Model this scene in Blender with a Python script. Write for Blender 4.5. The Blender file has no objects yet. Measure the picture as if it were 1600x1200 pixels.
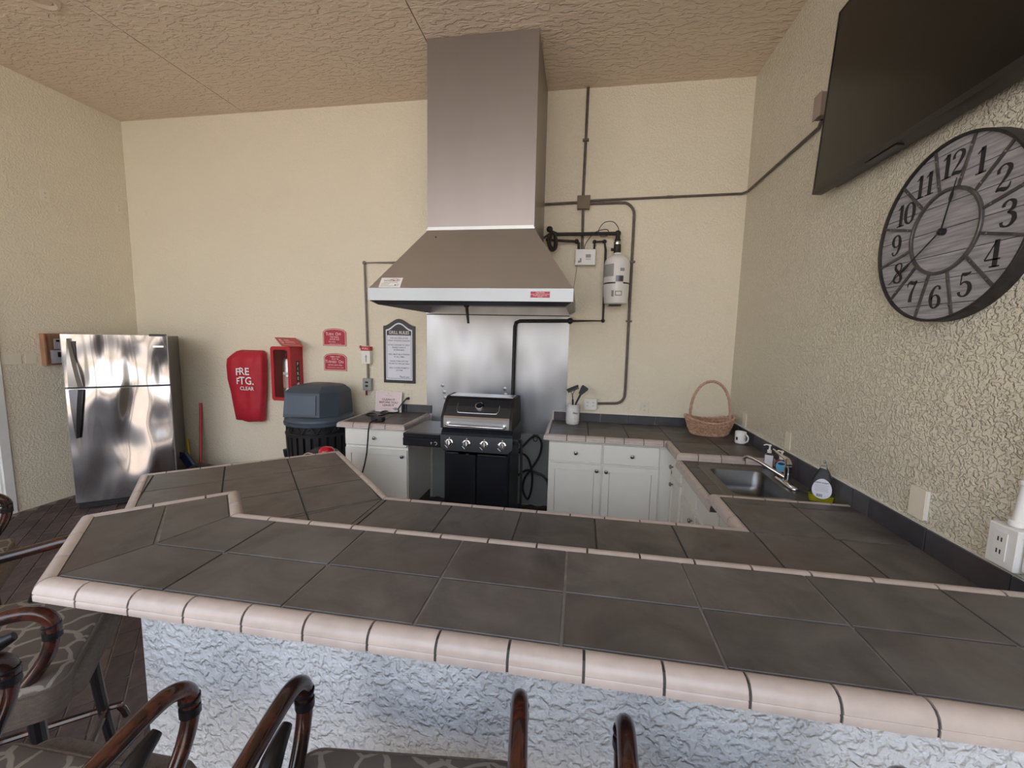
import bpy, bmesh, math, random
from mathutils import Vector, Matrix
random.seed(7)
C = bpy.context.scene.collection
S = bpy.context.scene
# ------------------------------------------------------------------ camera, world, sun, exposure
ROOM_L, ROOM_R, ROOM_B, ROOM_H = -5.126, 1.408, 4.146, 4.005
cd = bpy.data.cameras.new('camera'); cam = bpy.data.objects.new('camera', cd); C.objects.link(cam)
cd.sensor_width = 36; cd.lens = 650.47/1600*36; cd.clip_start = .02; cd.clip_end = 200
Fv = Vector((-0.15789, 0.98096, -0.11306)); Rv = Vector((0.98665, 0.16134, 0.02202)); Uv = Rv.cross(Fv).normalized()
M = Matrix((Rv, Uv, -Fv)).transposed().to_4x4(); M.translation = Vector((0, 0, 1.7302))
cam.matrix_world = M
S.camera = cam
w = bpy.data.worlds.new('sky'); S.world = w; w.use_nodes = True
nt = w.node_tree; bg = nt.nodes['Background']
tc = nt.nodes.new('ShaderNodeTexCoord'); sep = nt.nodes.new('ShaderNodeSeparateXYZ')
mr = nt.nodes.new('ShaderNodeMapRange'); mr.inputs[1].default_value = 0.0; mr.inputs[2].default_value = .7
cr = nt.nodes.new('ShaderNodeMix'); cr.data_type = 'RGBA'
cr.inputs[6].default_value = (.98, .98, 1, 1); cr.inputs[7].default_value = (.62, .76, 1, 1)
nt.links.new(tc.outputs['Generated'], sep.inputs[0]); nt.links.new(sep.outputs[2], mr.inputs[0])
nt.links.new(mr.outputs[0], cr.inputs[0]); nt.links.new(cr.outputs[2], bg.inputs[0])
bg.inputs[1].default_value = 2.7
sd = bpy.data.lights.new('sun', 'SUN'); sd.energy = 8.5; sd.angle = .01; sd.color = (1, .86, .68)
so = bpy.data.objects.new('sun', sd); C.objects.link(so)
so.rotation_euler = Vector((-.35, -.62, -1.0)).to_track_quat('-Z', 'Y').to_euler()
S.view_settings.view_transform = 'Standard'; S.view_settings.look = 'None'
S.view_settings.exposure = 0.52; S.view_settings.gamma = 1; S.view_settings.use_curve_mapping = False

# ------------------------------------------------------------------ materials
def newmat(name):
    m = bpy.data.materials.new(name); m.use_nodes = True
    return m, m.node_tree, m.node_tree.nodes['Principled BSDF']
def N(nt, t, **k):
    n = nt.nodes.new(t)
    for a, b in k.items():
        if a in ('operation', 'data_type', 'feature', 'blend_type', 'wave_type', 'bands_direction', 'distance'): setattr(n, a, b)
    return n
def mat(name, col, rough=.5, metal=0, var=.06, scale=6, bump=0, bscale=40, emit=None, trans=0, ior=1.45, objvar=0, coat=0, alpha=1, stretch=(1, 1, 1), bdist=.01, detail=4):
    m, nt, p = newmat(name)
    t = N(nt, 'ShaderNodeTexCoord'); mp = N(nt, 'ShaderNodeMapping'); mp.inputs[3].default_value = stretch
    nt.links.new(t.outputs['Object'], mp.inputs[0])
    n = N(nt, 'ShaderNodeTexNoise'); n.inputs['Scale'].default_value = scale; n.inputs['Detail'].default_value = detail
    nt.links.new(mp.outputs[0], n.inputs['Vector'])
    mx = N(nt, 'ShaderNodeMix', data_type='RGBA')
    mx.inputs[6].default_value = tuple(max(0, c*(1-var)) for c in col)+(1,)
    mx.inputs[7].default_value = tuple(min(1, c*(1+var)) for c in col)+(1,)
    r = N(nt, 'ShaderNodeMapRange'); r.inputs[1].default_value = .3; r.inputs[2].default_value = .7
    nt.links.new(n.outputs[0], r.inputs[0]); nt.links.new(r.outputs[0], mx.inputs[0])
    out = mx.outputs[2]
    if objvar:
        oi = N(nt, 'ShaderNodeObjectInfo'); rr = N(nt, 'ShaderNodeMapRange'); rr.inputs[3].default_value = 1-objvar; rr.inputs[4].default_value = 1+objvar
        nt.links.new(oi.outputs['Random'], rr.inputs[0])
        mu = N(nt, 'ShaderNodeVectorMath', operation='SCALE'); nt.links.new(out, mu.inputs[0]); nt.links.new(rr.outputs[0], mu.inputs['Scale'])
        out = mu.outputs[0]
    nt.links.new(out, p.inputs['Base Color'])
    p.inputs['Roughness'].default_value = rough; p.inputs['Metallic'].default_value = metal; p.inputs['IOR'].default_value = ior
    p.inputs['Transmission Weight'].default_value = trans; p.inputs['Coat Weight'].default_value = coat
    if alpha < 1: p.inputs['Alpha'].default_value = alpha
    if bump:
        nb = N(nt, 'ShaderNodeTexNoise'); nb.inputs['Scale'].default_value = bscale; nb.inputs['Detail'].default_value = 3
        nt.links.new(mp.outputs[0], nb.inputs['Vector'])
        nb.inputs['Detail'].default_value = min(3, detail); b = N(nt, 'ShaderNodeBump'); b.inputs['Strength'].default_value = bump; b.inputs['Distance'].default_value = bdist
        nt.links.new(nb.outputs[0], b.inputs['Height']); nt.links.new(b.outputs[0], p.inputs['Normal'])
    if emit:
        p.inputs['Emission Color'].default_value = tuple(emit[:3])+(1,); p.inputs['Emission Strength'].default_value = emit[3]
    return m
def stucco(name, col, scale, strength, dist, rough=.55, stretch=(1, 1, 1), lo=.47, hi=.60, fine=.35, warp=.035):
    """knock-down texture plaster: slightly warped flattened blobs plus a finer grain"""
    m, nt, p = newmat(name)
    t = N(nt, 'ShaderNodeTexCoord'); mp = N(nt, 'ShaderNodeMapping'); mp.inputs[3].default_value = stretch
    nt.links.new(t.outputs['Object'], mp.inputs[0])
    wn = N(nt, 'ShaderNodeTexNoise'); wn.inputs['Scale'].default_value = scale*.5
    nt.links.new(mp.outputs[0], wn.inputs['Vector'])
    sc = N(nt, 'ShaderNodeVectorMath', operation='SCALE'); sc.inputs['Scale'].default_value = warp
    nt.links.new(wn.outputs['Color'], sc.inputs[0])
    ad = N(nt, 'ShaderNodeVectorMath', operation='ADD'); nt.links.new(mp.outputs[0], ad.inputs[0]); nt.links.new(sc.outputs[0], ad.inputs[1])
    n1 = N(nt, 'ShaderNodeTexNoise'); n1.inputs['Scale'].default_value = scale; n1.inputs['Detail'].default_value = 2; n1.inputs['Roughness'].default_value = .45
    nt.links.new(ad.outputs[0], n1.inputs['Vector'])
    r1 = N(nt, 'ShaderNodeMapRange'); r1.interpolation_type = 'SMOOTHSTEP'; r1.inputs[1].default_value = lo; r1.inputs[2].default_value = hi
    nt.links.new(n1.outputs[0], r1.inputs[0])
    n2 = N(nt, 'ShaderNodeTexNoise'); n2.inputs['Scale'].default_value = scale*2.2; n2.inputs['Detail'].default_value = 2
    nt.links.new(ad.outputs[0], n2.inputs['Vector'])
    zone = N(nt, 'ShaderNodeTexNoise'); zone.inputs['Scale'].default_value = scale*.12; zone.inputs['Detail'].default_value = 2
    nt.links.new(t.outputs['Object'], zone.inputs['Vector'])
    rz_ = N(nt, 'ShaderNodeMapRange'); rz_.inputs[1].default_value = .35; rz_.inputs[2].default_value = .62; rz_.inputs[3].default_value = .72
    nt.links.new(zone.outputs[0], rz_.inputs[0])
    mu = N(nt, 'ShaderNodeMath', operation='MULTIPLY_ADD'); mu.inputs[1].default_value = fine
    nt.links.new(n2.outputs[0], mu.inputs[0]); nt.links.new(r1.outputs[0], mu.inputs[2])
    mz = N(nt, 'ShaderNodeMath', operation='MULTIPLY'); nt.links.new(mu.outputs[0], mz.inputs[0]); nt.links.new(rz_.outputs[0], mz.inputs[1])
    b = N(nt, 'ShaderNodeBump'); b.inputs['Strength'].default_value = strength; b.inputs['Distance'].default_value = dist
    nt.links.new(mz.outputs[0], b.inputs['Height']); nt.links.new(b.outputs[0], p.inputs['Normal'])
    big = N(nt, 'ShaderNodeTexNoise'); big.inputs['Scale'].default_value = .9; nt.links.new(t.outputs['Object'], big.inputs['Vector'])
    mx = N(nt, 'ShaderNodeMix', data_type='RGBA'); mx.inputs[6].default_value = tuple(c*.95 for c in col)+(1,); mx.inputs[7].default_value = tuple(min(1, c*1.04) for c in col)+(1,)
    nt.links.new(big.outputs[0], mx.inputs[0]); nt.links.new(mx.outputs[2], p.inputs['Base Color'])
    p.inputs['Roughness'].default_value = rough
    return m
MT = {}
MT['wall'] = stucco('cream_plaster', (.80, .735, .58), 55, .75, .0035, lo=.44, hi=.58)
MT['wall_gloss'] = stucco('cream_plaster_gloss', (.77, .715, .57), 66, 1, .0066, .26, lo=.42, hi=.58)
MT['ceil'] = stucco('ceiling_plaster', (.76, .635, .50), 26, 1, .0075, .5, (.5, 1.2, 1), lo=.43, hi=.58, fine=.5)
MT['barwall'] = stucco('bar_plaster_sky_tint', (.74, .76, .775), 40, 1, .0068, .32, lo=.38, hi=.64, fine=.55, warp=.03)  # same paint as the walls; the cool skylight is put into its colour
MT['white_wall'] = mat('white_panel', (.8, .8, .78), .4)
def tile_mat(name, a, b, rough):
    m, nt, p = newmat(name)
    t = N(nt, 'ShaderNodeTexCoord'); oi = N(nt, 'ShaderNodeObjectInfo')
    sc = N(nt, 'ShaderNodeMath', operation='MULTIPLY'); sc.inputs[1].default_value = 37.0; nt.links.new(oi.outputs['Random'], sc.inputs[0])
    n = N(nt, 'ShaderNodeTexNoise'); n.noise_dimensions = '4D'; n.inputs['Scale'].default_value = 5; n.inputs['Detail'].default_value = 7; n.inputs['Roughness'].default_value = .62; n.inputs['Distortion'].default_value = .8
    nt.links.new(t.outputs['Object'], n.inputs['Vector']); nt.links.new(sc.outputs[0], n.inputs['W'])
    r = N(nt, 'ShaderNodeMapRange'); r.inputs[1].default_value = .32; r.inputs[2].default_value = .75; nt.links.new(n.outputs[0], r.inputs[0])
    mx = N(nt, 'ShaderNodeMix', data_type='RGBA'); mx.inputs[6].default_value = a+(1,); mx.inputs[7].default_value = b+(1,)
    nt.links.new(r.outputs[0], mx.inputs[0])
    n3 = N(nt, 'ShaderNodeTexNoise'); n3.noise_dimensions = '4D'; n3.inputs['Scale'].default_value = 2.4; nt.links.new(t.outputs['Object'], n3.inputs['Vector']); nt.links.new(sc.outputs[0], n3.inputs['W'])
    r3 = N(nt, 'ShaderNodeMapRange'); r3.inputs[1].default_value = .52; r3.inputs[2].default_value = .75; r3.inputs[4].default_value = .5; nt.links.new(n3.outputs[0], r3.inputs[0])
    m3 = N(nt, 'ShaderNodeMix', data_type='RGBA'); m3.inputs[7].default_value = (a[0]*1.9, a[1]*1.15, a[2]*1.0, 1)
    nt.links.new(r3.outputs[0], m3.inputs[0]); nt.links.new(mx.outputs[2], m3.inputs[6])
    rr = N(nt, 'ShaderNodeMapRange'); rr.inputs[3].default_value = .88; rr.inputs[4].default_value = 1.12; nt.links.new(oi.outputs['Random'], rr.inputs[0])
    mu = N(nt, 'ShaderNodeVectorMath', operation='SCALE'); nt.links.new(m3.outputs[2], mu.inputs[0]); nt.links.new(rr.outputs[0], mu.inputs['Scale'])
    nt.links.new(mu.outputs[0], p.inputs['Base Color'])
    p.inputs['Roughness'].default_value = rough
    b = N(nt, 'ShaderNodeBump'); b.inputs['Strength'].default_value = .25; b.inputs['Distance'].default_value = .004
    nt.links.new(n.outputs[0], b.inputs['Height']); nt.links.new(b.outputs[0], p.inputs['Normal'])
    return m
MT['tile'] = tile_mat('slate_tile', (.054, .049, .046), (.150, .136, .125), .44)
MT['splash_tile'] = tile_mat('splash_tile', (.045, .045, .052), (.085, .084, .092), .35)
MT['grout'] = mat('grout', (.23, .21, .19), .85, var=.2, scale=30)
MT['grout_dark'] = mat('grout_dark', (.07, .065, .06), .85, var=.2, scale=30)
MT['nose'] = mat('edge_tile_glaze', (.47, .395, .352), .33, var=.07, scale=25, objvar=.05, coat=.2, bump=.1, bscale=150, bdist=.002)
MT['brick'] = mat('paver', (.085, .060, .056), .62, var=.35, scale=14, objvar=.3, bump=.5, bscale=60, bdist=.004)
MT['mortar'] = mat('paver_sand', (.24, .20, .18), .9, var=.2, scale=20)
MT['cab'] = mat('cabinet_paint', (.86, .84, .77), .38, var=.02, bump=.05, bscale=20)
MT['cab_dark'] = mat('toe_kick', (.1, .09, .08), .7)
MT['steel'] = mat('brushed_steel', (.50, .49, .47), .36, 1, var=.05, scale=3, bump=.05, bscale=3, bdist=.02, stretch=(1, 1, .15))
MT['steel_hood'] = mat('hood_steel', (.34, .305, .285), .45, 1, var=.08, scale=1.4, bump=.04, bscale=2, stretch=(1, 1, .3))
MT['steel_canopy'] = mat('canopy_steel', (.60, .575, .55), .5, 1, var=.05, scale=1.4)
MT['steel_plate'] = mat('plate_steel', (.66, .66, .66), .3, 1, var=.03, scale=3)
MT['steel_lip'] = mat('lip_steel', (.30, .31, .31), .42, 1, var=.03, scale=3)
MT['steel_sheet'] = mat('splash_steel', (.36, .37, .385), .36, 1, var=.15, scale=2.5, bump=.5, bscale=1.8, bdist=.07, stretch=(1.6, 1, .6), detail=1)
MT['steel_fridge'] = mat('fridge_steel', (.44, .425, .42), .16, 1, var=.03, scale=2, bump=1, bscale=1.9, bdist=.16, stretch=(1.6, 1.6, .6), detail=1)
MT['chrome'] = mat('chrome', (.75, .75, .76), .12, 1, var=.01)
MT['sink'] = mat('sink_steel', (.17, .17, .17), .34, 1, var=.05, scale=8)
MT['knob'] = mat('pewter', (.28, .26, .24), .3, 1)
MT['black'] = mat('black_enamel', (.012, .013, .018), .28, var=.2)
MT['black_rough'] = mat('black_iron', (.022, .019, .018), .55, var=.3, scale=30, bump=.2, bscale=90)
MT['black_plastic'] = mat('black_plastic', (.018, .018, .02), .4)
MT['grey_dark'] = mat('dark_grey_steel', (.12, .12, .13), .35, .8)
MT['fridge_side'] = mat('fridge_side', (.14, .135, .13), .4, .3)
MT['fridge_edge'] = mat('door_edge_grey', (.42, .43, .46), .35, .4)
MT['conduit'] = mat('conduit_paint', (.13, .105, .09), .5, .3, var=.2, scale=20)
MT['conduit_l'] = mat('conduit_grey', (.24, .21, .19), .45, .5, var=.15)
MT['box_brown'] = mat('junction_paint', (.17, .13, .075), .5, var=.15)
MT['white'] = mat('white_plastic', (.78, .77, .72), .35, var=.02)
MT['white_paint'] = mat('white_gloss_paint', (.80, .79, .76), .3, var=.03)
MT['ivory'] = mat('ivory_plate', (.72, .68, .56), .4, var=.02)
MT['almond'] = mat('painted_plate', (.80, .74, .60), .45, var=.03)
MT['red'] = mat('red_paint', (.44, .015, .025), .35, var=.06)
MT['red_sign'] = mat('red_sign', (.43, .025, .055), .4, var=.05)
MT['red_cloth'] = mat('red_vinyl_cloth', (.46, .018, .035), .6, var=.08, scale=8, bump=.3, bscale=9, bdist=.02)
MT['red_gloss'] = mat('red_gloss', (.5, .004, .02), .12, coat=.5)
MT['pinkish'] = mat('pale_border', (.72, .46, .42), .5)
MT['pinksign'] = mat('pale_pink_board', (.80, .66, .66), .5, var=.02)
MT['print'] = mat('black_print', (.02, .02, .025), .6)
MT['print_maroon'] = mat('maroon_print', (.10, .02, .04), .6)
MT['print_white'] = mat('white_print', (.85, .82, .8), .6)
MT['print_pink'] = mat('pink_print', (.80, .52, .52), .6)
MT['print_grey'] = mat('grey_print', (.3, .3, .3), .6)
MT['sign_white'] = mat('sign_white', (.74, .75, .82), .45, var=.02)
MT['can_lid'] = mat('slate_blue_plastic', (.055, .074, .098), .42, var=.1, bump=.1, bscale=200, bdist=.002)
MT['can_flap'] = mat('slate_blue_flap', (.075, .10, .14), .38, var=.06)
MT['glass'] = mat('clear_plastic', (.9, .9, .9), .05, trans=1, ior=1.3, var=0)
MT['soap_clear'] = mat('clear_bottle', (.9, .95, .93), .05, trans=1, ior=1.2, var=0)
MT['soap_red'] = mat('red_soap', (.7, .08, .04), .08, trans=.7, ior=1.3, var=0)
MT['soap_teal'] = mat('teal_soap', (.25, .75, .62), .1, trans=.6, ior=1.3, var=0)
MT['soap_yellow'] = mat('yellow_soap', (.72, .66, .03), .08, trans=.6, ior=1.3, var=0)
MT['label_blue'] = mat('blue_label', (.15, .48, .75), .4)
MT['navy'] = mat('navy_plastic', (.015, .022, .06), .4)
MT['yellow'] = mat('yellow_plastic', (.62, .50, .03), .5)
MT['wood_box'] = mat('tan_board', (.36, .19, .11), .6, var=.15, scale=12)
MT['screen'] = mat('tv_screen', (.004, .004, .004), .25, var=0)
MT['tv_frame'] = mat('tv_frame', (.035, .033, .03), .35, .4)
MT['tape'] = mat('grey_tape', (.33, .35, .33), .45)
MT['dark_red'] = mat('dark_red', (.16, .02, .02), .5)
MT['ring'] = mat('satin_trim', (.70, .58, .47), .3)
def rattan_mat():
    m, nt, p = newmat('dark_rattan'); t = N(nt, 'ShaderNodeTexCoord')
    n = N(nt, 'ShaderNodeTexNoise'); n.inputs['Scale'].default_value = 14; n.inputs['Detail'].default_value = 6; n.inputs['Distortion'].default_value = 1.2
    nt.links.new(t.outputs['Object'], n.inputs['Vector'])
    cr = N(nt, 'ShaderNodeValToRGB'); e = cr.color_ramp.elements
    e[0].position = .38; e[0].color = (.012, .006, .005, 1); e[1].position = .68; e[1].color = (.085, .022, .011, 1)
    e2 = cr.color_ramp.elements.new(.52); e2.color = (.032, .010, .006, 1)
    nt.links.new(n.outputs[0], cr.inputs[0]); nt.links.new(cr.outputs[0], p.inputs['Base Color'])
    p.inputs['Roughness'].default_value = .22; p.inputs['Coat Weight'].default_value = .4
    return m
MT['rattan'] = rattan_mat()
MT['rattan_dark'] = mat('black_carved_wood', (.010, .008, .009), .34, var=.3)
def giraffe():
    m, nt, p = newmat('patterned_fabric'); t = N(nt, 'ShaderNodeTexCoord')
    v = N(nt, 'ShaderNodeTexVoronoi', feature='DISTANCE_TO_EDGE'); v.voronoi_dimensions = '2D'; v.inputs['Scale'].default_value = 13; v.inputs['Randomness'].default_value = .75
    wn = N(nt, 'ShaderNodeTexNoise'); wn.inputs['Scale'].default_value = 9; nt.links.new(t.outputs['Object'], wn.inputs['Vector'])
    sc = N(nt, 'ShaderNodeVectorMath', operation='SCALE'); sc.inputs['Scale'].default_value = .06; nt.links.new(wn.outputs['Color'], sc.inputs[0])
    ad = N(nt, 'ShaderNodeVectorMath', operation='ADD'); nt.links.new(t.outputs['Object'], ad.inputs[0]); nt.links.new(sc.outputs[0], ad.inputs[1]); nt.links.new(ad.outputs[0], v.inputs['Vector'])
    r = N(nt, 'ShaderNodeMapRange'); r.inputs[1].default_value = .055; r.inputs[2].default_value = .085; nt.links.new(v.outputs['Distance'], r.inputs[0])
    mx = N(nt, 'ShaderNodeMix', data_type='RGBA'); mx.inputs[6].default_value = (.36, .32, .275, 1); mx.inputs[7].default_value = (.155, .13, .112, 1)
    nt.links.new(r.outputs[0], mx.inputs[0]); nt.links.new(mx.outputs[2], p.inputs['Base Color'])
    n = N(nt, 'ShaderNodeTexNoise'); n.inputs['Scale'].default_value = 300; nt.links.new(t.outputs['Object'], n.inputs['Vector'])
    b = N(nt, 'ShaderNodeBump'); b.inputs['Strength'].default_value = .4; b.inputs['Distance'].default_value = .002; nt.links.new(n.outputs[0], b.inputs['Height']); nt.links.new(b.outputs[0], p.inputs['Normal'])
    p.inputs['Roughness'].default_value = .85
    return m
MT['giraffe'] = giraffe()
MT['fabric'] = mat('brown_corduroy', (.17, .135, .11), .9, var=.15, scale=60, bump=.8, bscale=160, bdist=.004, stretch=(1, 1, 2.5))
def wicker():
    return mat('wicker', (.40, .20, .12), .5, var=.35, scale=40, bump=.3, bscale=80, bdist=.003)
MT['wicker'] = mat('wicker', (.50, .31, .20), .5, var=.4, scale=55, bump=.3, bscale=80, bdist=.003, objvar=.25)
MT['wicker_l'] = mat('wicker_handle', (.50, .32, .23), .5, var=.2, scale=30, stretch=(1, 1, 1))
def plank_mat():
    m, nt, p = newmat('grey_wood'); t = N(nt, 'ShaderNodeTexCoord')
    mp = N(nt, 'ShaderNodeMapping'); mp.inputs[3].default_value = (1, 1.6, 24); nt.links.new(t.outputs['Object'], mp.inputs[0])
    n = N(nt, 'ShaderNodeTexNoise'); n.inputs['Scale'].default_value = 4; n.inputs['Detail'].default_value = 6; nt.links.new(mp.outputs[0], n.inputs['Vector'])
    mx = N(nt, 'ShaderNodeMix', data_type='RGBA'); mx.inputs[6].default_value = (.22, .21, .22, 1); mx.inputs[7].default_value = (.43, .42, .43, 1)
    r = N(nt, 'ShaderNodeMapRange'); r.inputs[1].default_value = .3; r.inputs[2].default_value = .7; nt.links.new(n.outputs[0], r.inputs[0])
    nt.links.new(r.outputs[0], mx.inputs[0]); nt.links.new(mx.outputs[2], p.inputs['Base Color']); p.inputs['Roughness'].default_value = .6
    return m
MT['plank'] = plank_mat()
MT['clock_iron'] = mat('clock_iron', (.10, .092, .09), .32, .35, var=.3, scale=30)
MT['numeral'] = mat('numeral_print', (.022, .02, .022), .6)
MT['tb_brown'] = mat('pinkish_brown_plastic', (.33, .25, .22), .45)
MT['bounce_terrace'] = mat('bounce_concrete', (.50, .43, .36), .8, var=.1)  # pale and warm so that sunlight bounces off it

# ------------------------------------------------------------------ mesh helpers
class MB:
    def __init__(s): s.v = []; s.f = []
    def add(s, vs, fs):
        o = len(s.v); s.v += [Vector(v) for v in vs]; s.f += [tuple(i+o for i in f) for f in fs]; return s
    def box(s, x0, x1, y0, y1, z0, z1, M=None, bev=0):
        if bev:
            b = bev; vs = []; 
            P = [(x0+b, y0+b), (x1-b, y0+b), (x1-b, y1-b), (x0+b, y1-b)]
            rings = []
            def ring(i, z):  # octagonal outline with inset i
                return [(x0+i+b, y0+i, z), (x1-i-b, y0+i, z), (x1-i, y0+i+b, z), (x1-i, y1-i-b, z), (x1-i-b, y1-i, z), (x0+i+b, y1-i, z), (x0+i, y1-i-b, z), (x0+i, y0+i+b, z)]
            rings = [ring(b*.7, z0), ring(0, z0+b), ring(0, z1-b), ring(b*.7, z1)]
            vs = [p for r in rings for p in r]
            fs = [tuple(reversed(range(8))), tuple(range(24, 32))]
            for k in range(3):
                for i in range(8): j = (i+1) % 8; fs.append((k*8+i, k*8+j, k*8+8+j, k*8+8+i))
        else:
            vs = [(x0, y0, z0), (x1, y0, z0), (x1, y1, z0), (x0, y1, z0), (x0, y0, z1), (x1, y0, z1), (x1, y1, z1), (x0, y1, z1)]
            fs = [(0, 3, 2, 1), (4, 5, 6, 7), (0, 1, 5, 4), (1, 2, 6, 5), (2, 3, 7, 6), (3, 0, 4, 7)]
        if M is not None: vs = [M @ Vector(v) for v in vs]
        return s.add(vs, fs)
    def prism(s, poly, z0, z1, M=None, bev=0):
        n = len(poly); P = [Vector((p[0], p[1])) for p in poly]
        if bev:
            c = sum(P, Vector((0, 0)))/n
            ins = [p+(c-p).normalized()*bev*1.3 for p in P]
            vs = [(p.x, p.y, z0) for p in P]+[(p.x, p.y, z1-bev) for p in P]+[(p.x, p.y, z1) for p in ins]
            fs = [tuple(reversed(range(n))), tuple(range(2*n, 3*n))]
            for k in range(2):
                for i in range(n): j = (i+1) % n; fs.append((k*n+i, k*n+j, k*n+n+j, k*n+n+i))
        else:
            vs = [(p.x, p.y, z0) for p in P]+[(p.x, p.y, z1) for p in P]
            fs = [tuple(reversed(range(n))), tuple(range(n, 2*n))]+[(i, (i+1) % n, n+(i+1) % n, n+i) for i in range(n)]
        if M is not None: vs = [M @ Vector(v) for v in vs]
        return s.add(vs, fs)
    def tube(s, pts, r, seg=10, closed=False, smooth=0, flat=None):
        pts = [Vector(p) for p in pts]; rs = r if isinstance(r, (list, tuple)) else [r]*len(pts)
        if smooth: pts, rs = catmull(pts, rs, smooth, closed)
        n = len(pts); vs = []; up = None
        for i, p in enumerate(pts):
            a = pts[(i-1) % n] if (closed or i > 0) else p; b = pts[(i+1) % n] if (closed or i < n-1) else p
            t = (b-a).normalized()
            if up is None:
                up = Vector((0, 0, 1)) if abs(t.z) < .9 else Vector((1, 0, 0))
                up = (up-t*up.dot(t)).normalized()
            else:
                up = (up-t*up.dot(t))
                up = up.normalized() if up.length > 1e-5 else t.orthogonal().normalized()
            sd_ = t.cross(up)
            for k in range(seg):
                an = 2*math.pi*k/seg
                vs.append(p+(up*math.cos(an)+sd_*math.sin(an)*(flat or 1))*rs[i])
        fs = []
        for i in range(n if closed else n-1):
            j = (i+1) % n
            for k in range(seg): l = (k+1) % seg; fs.append((i*seg+k, i*seg+l, j*seg+l, j*seg+k))
        if not closed: fs += [tuple(reversed(range(seg))), tuple(range((n-1)*seg, n*seg))]
        return s.add(vs, fs)
    def lathe(s, prof, c=(0, 0, 0), seg=24, M=None, sx=1, sy=1):
        vs = []; n = len(prof)
        for r, z in prof:
            for k in range(seg):
                a = 2*math.pi*k/seg; v = Vector((r*math.cos(a)*sx, r*math.sin(a)*sy, z))
                v = (M @ v) if M is not None else v+Vector(c); vs.append(v)
        fs = []
        for i in range(n-1):
            for k in range(seg): l = (k+1) % seg; fs.append((i*seg+k, i*seg+l, (i+1)*seg+l, (i+1)*seg+k))
        fs += [tuple(reversed(range(seg))), tuple(range((n-1)*seg, n*seg))]
        return s.add(vs, fs)
    def sphere(s, c, r, seg=12, sz=1):
        m = seg//2; return s.lathe([(max(1e-4, r*math.sin(math.pi*i/m)), -r*math.cos(math.pi*i/m)*sz) for i in range(m+1)], c, seg)
def catmull(pts, rs, k, closed=False):
    n = len(pts); P = []; Rr = []
    for i in range(n if closed else n-1):
        g = lambda j: pts[j % n] if closed else pts[min(max(j, 0), n-1)]
        p0, p1, p2, p3 = g(i-1), g(i), g(i+1), g(i+2); r1 = rs[i]; r2 = rs[(i+1) % n]
        for q in range(k):
            t = q/k
            P.append(.5*((2*p1)+(p2-p0)*t+(2*p0-5*p1+4*p2-p3)*t*t+(3*p1-p0-3*p2+p3)*t**3)); Rr.append(r1+(r2-r1)*t)
    if not closed: P.append(pts[-1]); Rr.append(rs[-1])
    return P, Rr
ROOTINV = {}
def thing(name, label, cat, loc=(0, 0, 0), rz=0, group=None, kind=None):
    o = bpy.data.objects.new(name, None); C.objects.link(o); o.location = loc; o.rotation_euler = (0, 0, rz); o.empty_display_size = .1
    if kind: o['kind'] = kind
    else: o['label'] = label; o['category'] = cat
    if group: o['group'] = group
    Mx = Matrix.Translation(Vector(loc)) @ Matrix.Rotation(rz, 4, 'Z')
    ROOTINV[o.name] = Mx.inverted() if rz == 0 else Matrix.Identity(4)   # rotated things are modelled in local coordinates
    return o
def finish(me, m, smooth=True, ang=35):
    if m: me.materials.append(m if not isinstance(m, str) else MT[m])
    if smooth:
        me.polygons.foreach_set('use_smooth', [True]*len(me.polygons)); me.set_sharp_from_angle(angle=math.radians(ang))
def obj(name, mb, m, parent=None, smooth=True, ang=35, label=None, kind=None, cat=None, group=None, world_root=None):
    me = bpy.data.meshes.new(name)
    vs = mb.v
    root = parent
    while root is not None and root.parent is not None: root = root.parent
    if root is not None and root.name in ROOTINV: I = ROOTINV[root.name]; vs = [I @ v for v in vs]
    me.from_pydata([tuple(v) for v in vs], [], mb.f); me.validate()
    bm = bmesh.new(); bm.from_mesh(me); bmesh.ops.recalc_face_normals(bm, faces=bm.faces); bm.to_mesh(me); bm.free()
    finish(me, m, smooth, ang)
    o = bpy.data.objects.new(name, me); C.objects.link(o); o.parent = parent
    if label: o['label'] = label
    if kind: o['kind'] = kind
    if cat: o['category'] = cat
    if group: o['group'] = group
    return o
def frame(origin, X, Y):
    X = Vector(X).normalized(); Y = Vector(Y).normalized(); Z = X.cross(Y)
    m = Matrix((X, Y, Z)).transposed().to_4x4(); m.translation = Vector(origin); return m
def BACK(x, y, z): return frame((x, y, z), (1, 0, 0), (0, 0, 1))          # a print or plate that faces -y
def RIGHT(x, y, z): return frame((x, y, z), (0, -1, 0), (0, 0, 1))        # a print or plate that faces -x
def LEFT(x, y, z): return frame((x, y, z), (0, 1, 0), (0, 0, 1))          # a print or plate that faces +x
def text(lines, parent, m, M, name='lettering', align='CENTER', bold=0, sx=1, depth=.0006, label=None):
    """lines: (string, height, x, y[, squeeze]); flat print, one mesh"""
    mb = MB()
    for ln in lines:
        st, h, x, y = ln[:4]; q = ln[4] if len(ln) > 4 else sx
        cu = bpy.data.curves.new('t', 'FONT'); cu.body = st; cu.size = h*1.38; cu.align_x = align; cu.align_y = 'CENTER'; cu.resolution_u = 2; cu.offset = bold*h
        o = bpy.data.objects.new('t', cu); C.objects.link(o); dg = bpy.context.evaluated_depsgraph_get()
        me = bpy.data.meshes.new_from_object(o.evaluated_get(dg))
        mb.add([M @ Vector((v.co.x*q+x, v.co.y+y, depth)) for v in me.vertices], [tuple(p.vertices) for p in me.polygons])
        bpy.data.objects.remove(o); bpy.data.curves.remove(cu); bpy.data.meshes.remove(me)
    return obj(name, mb, m, parent, smooth=False, label=label)
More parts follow.
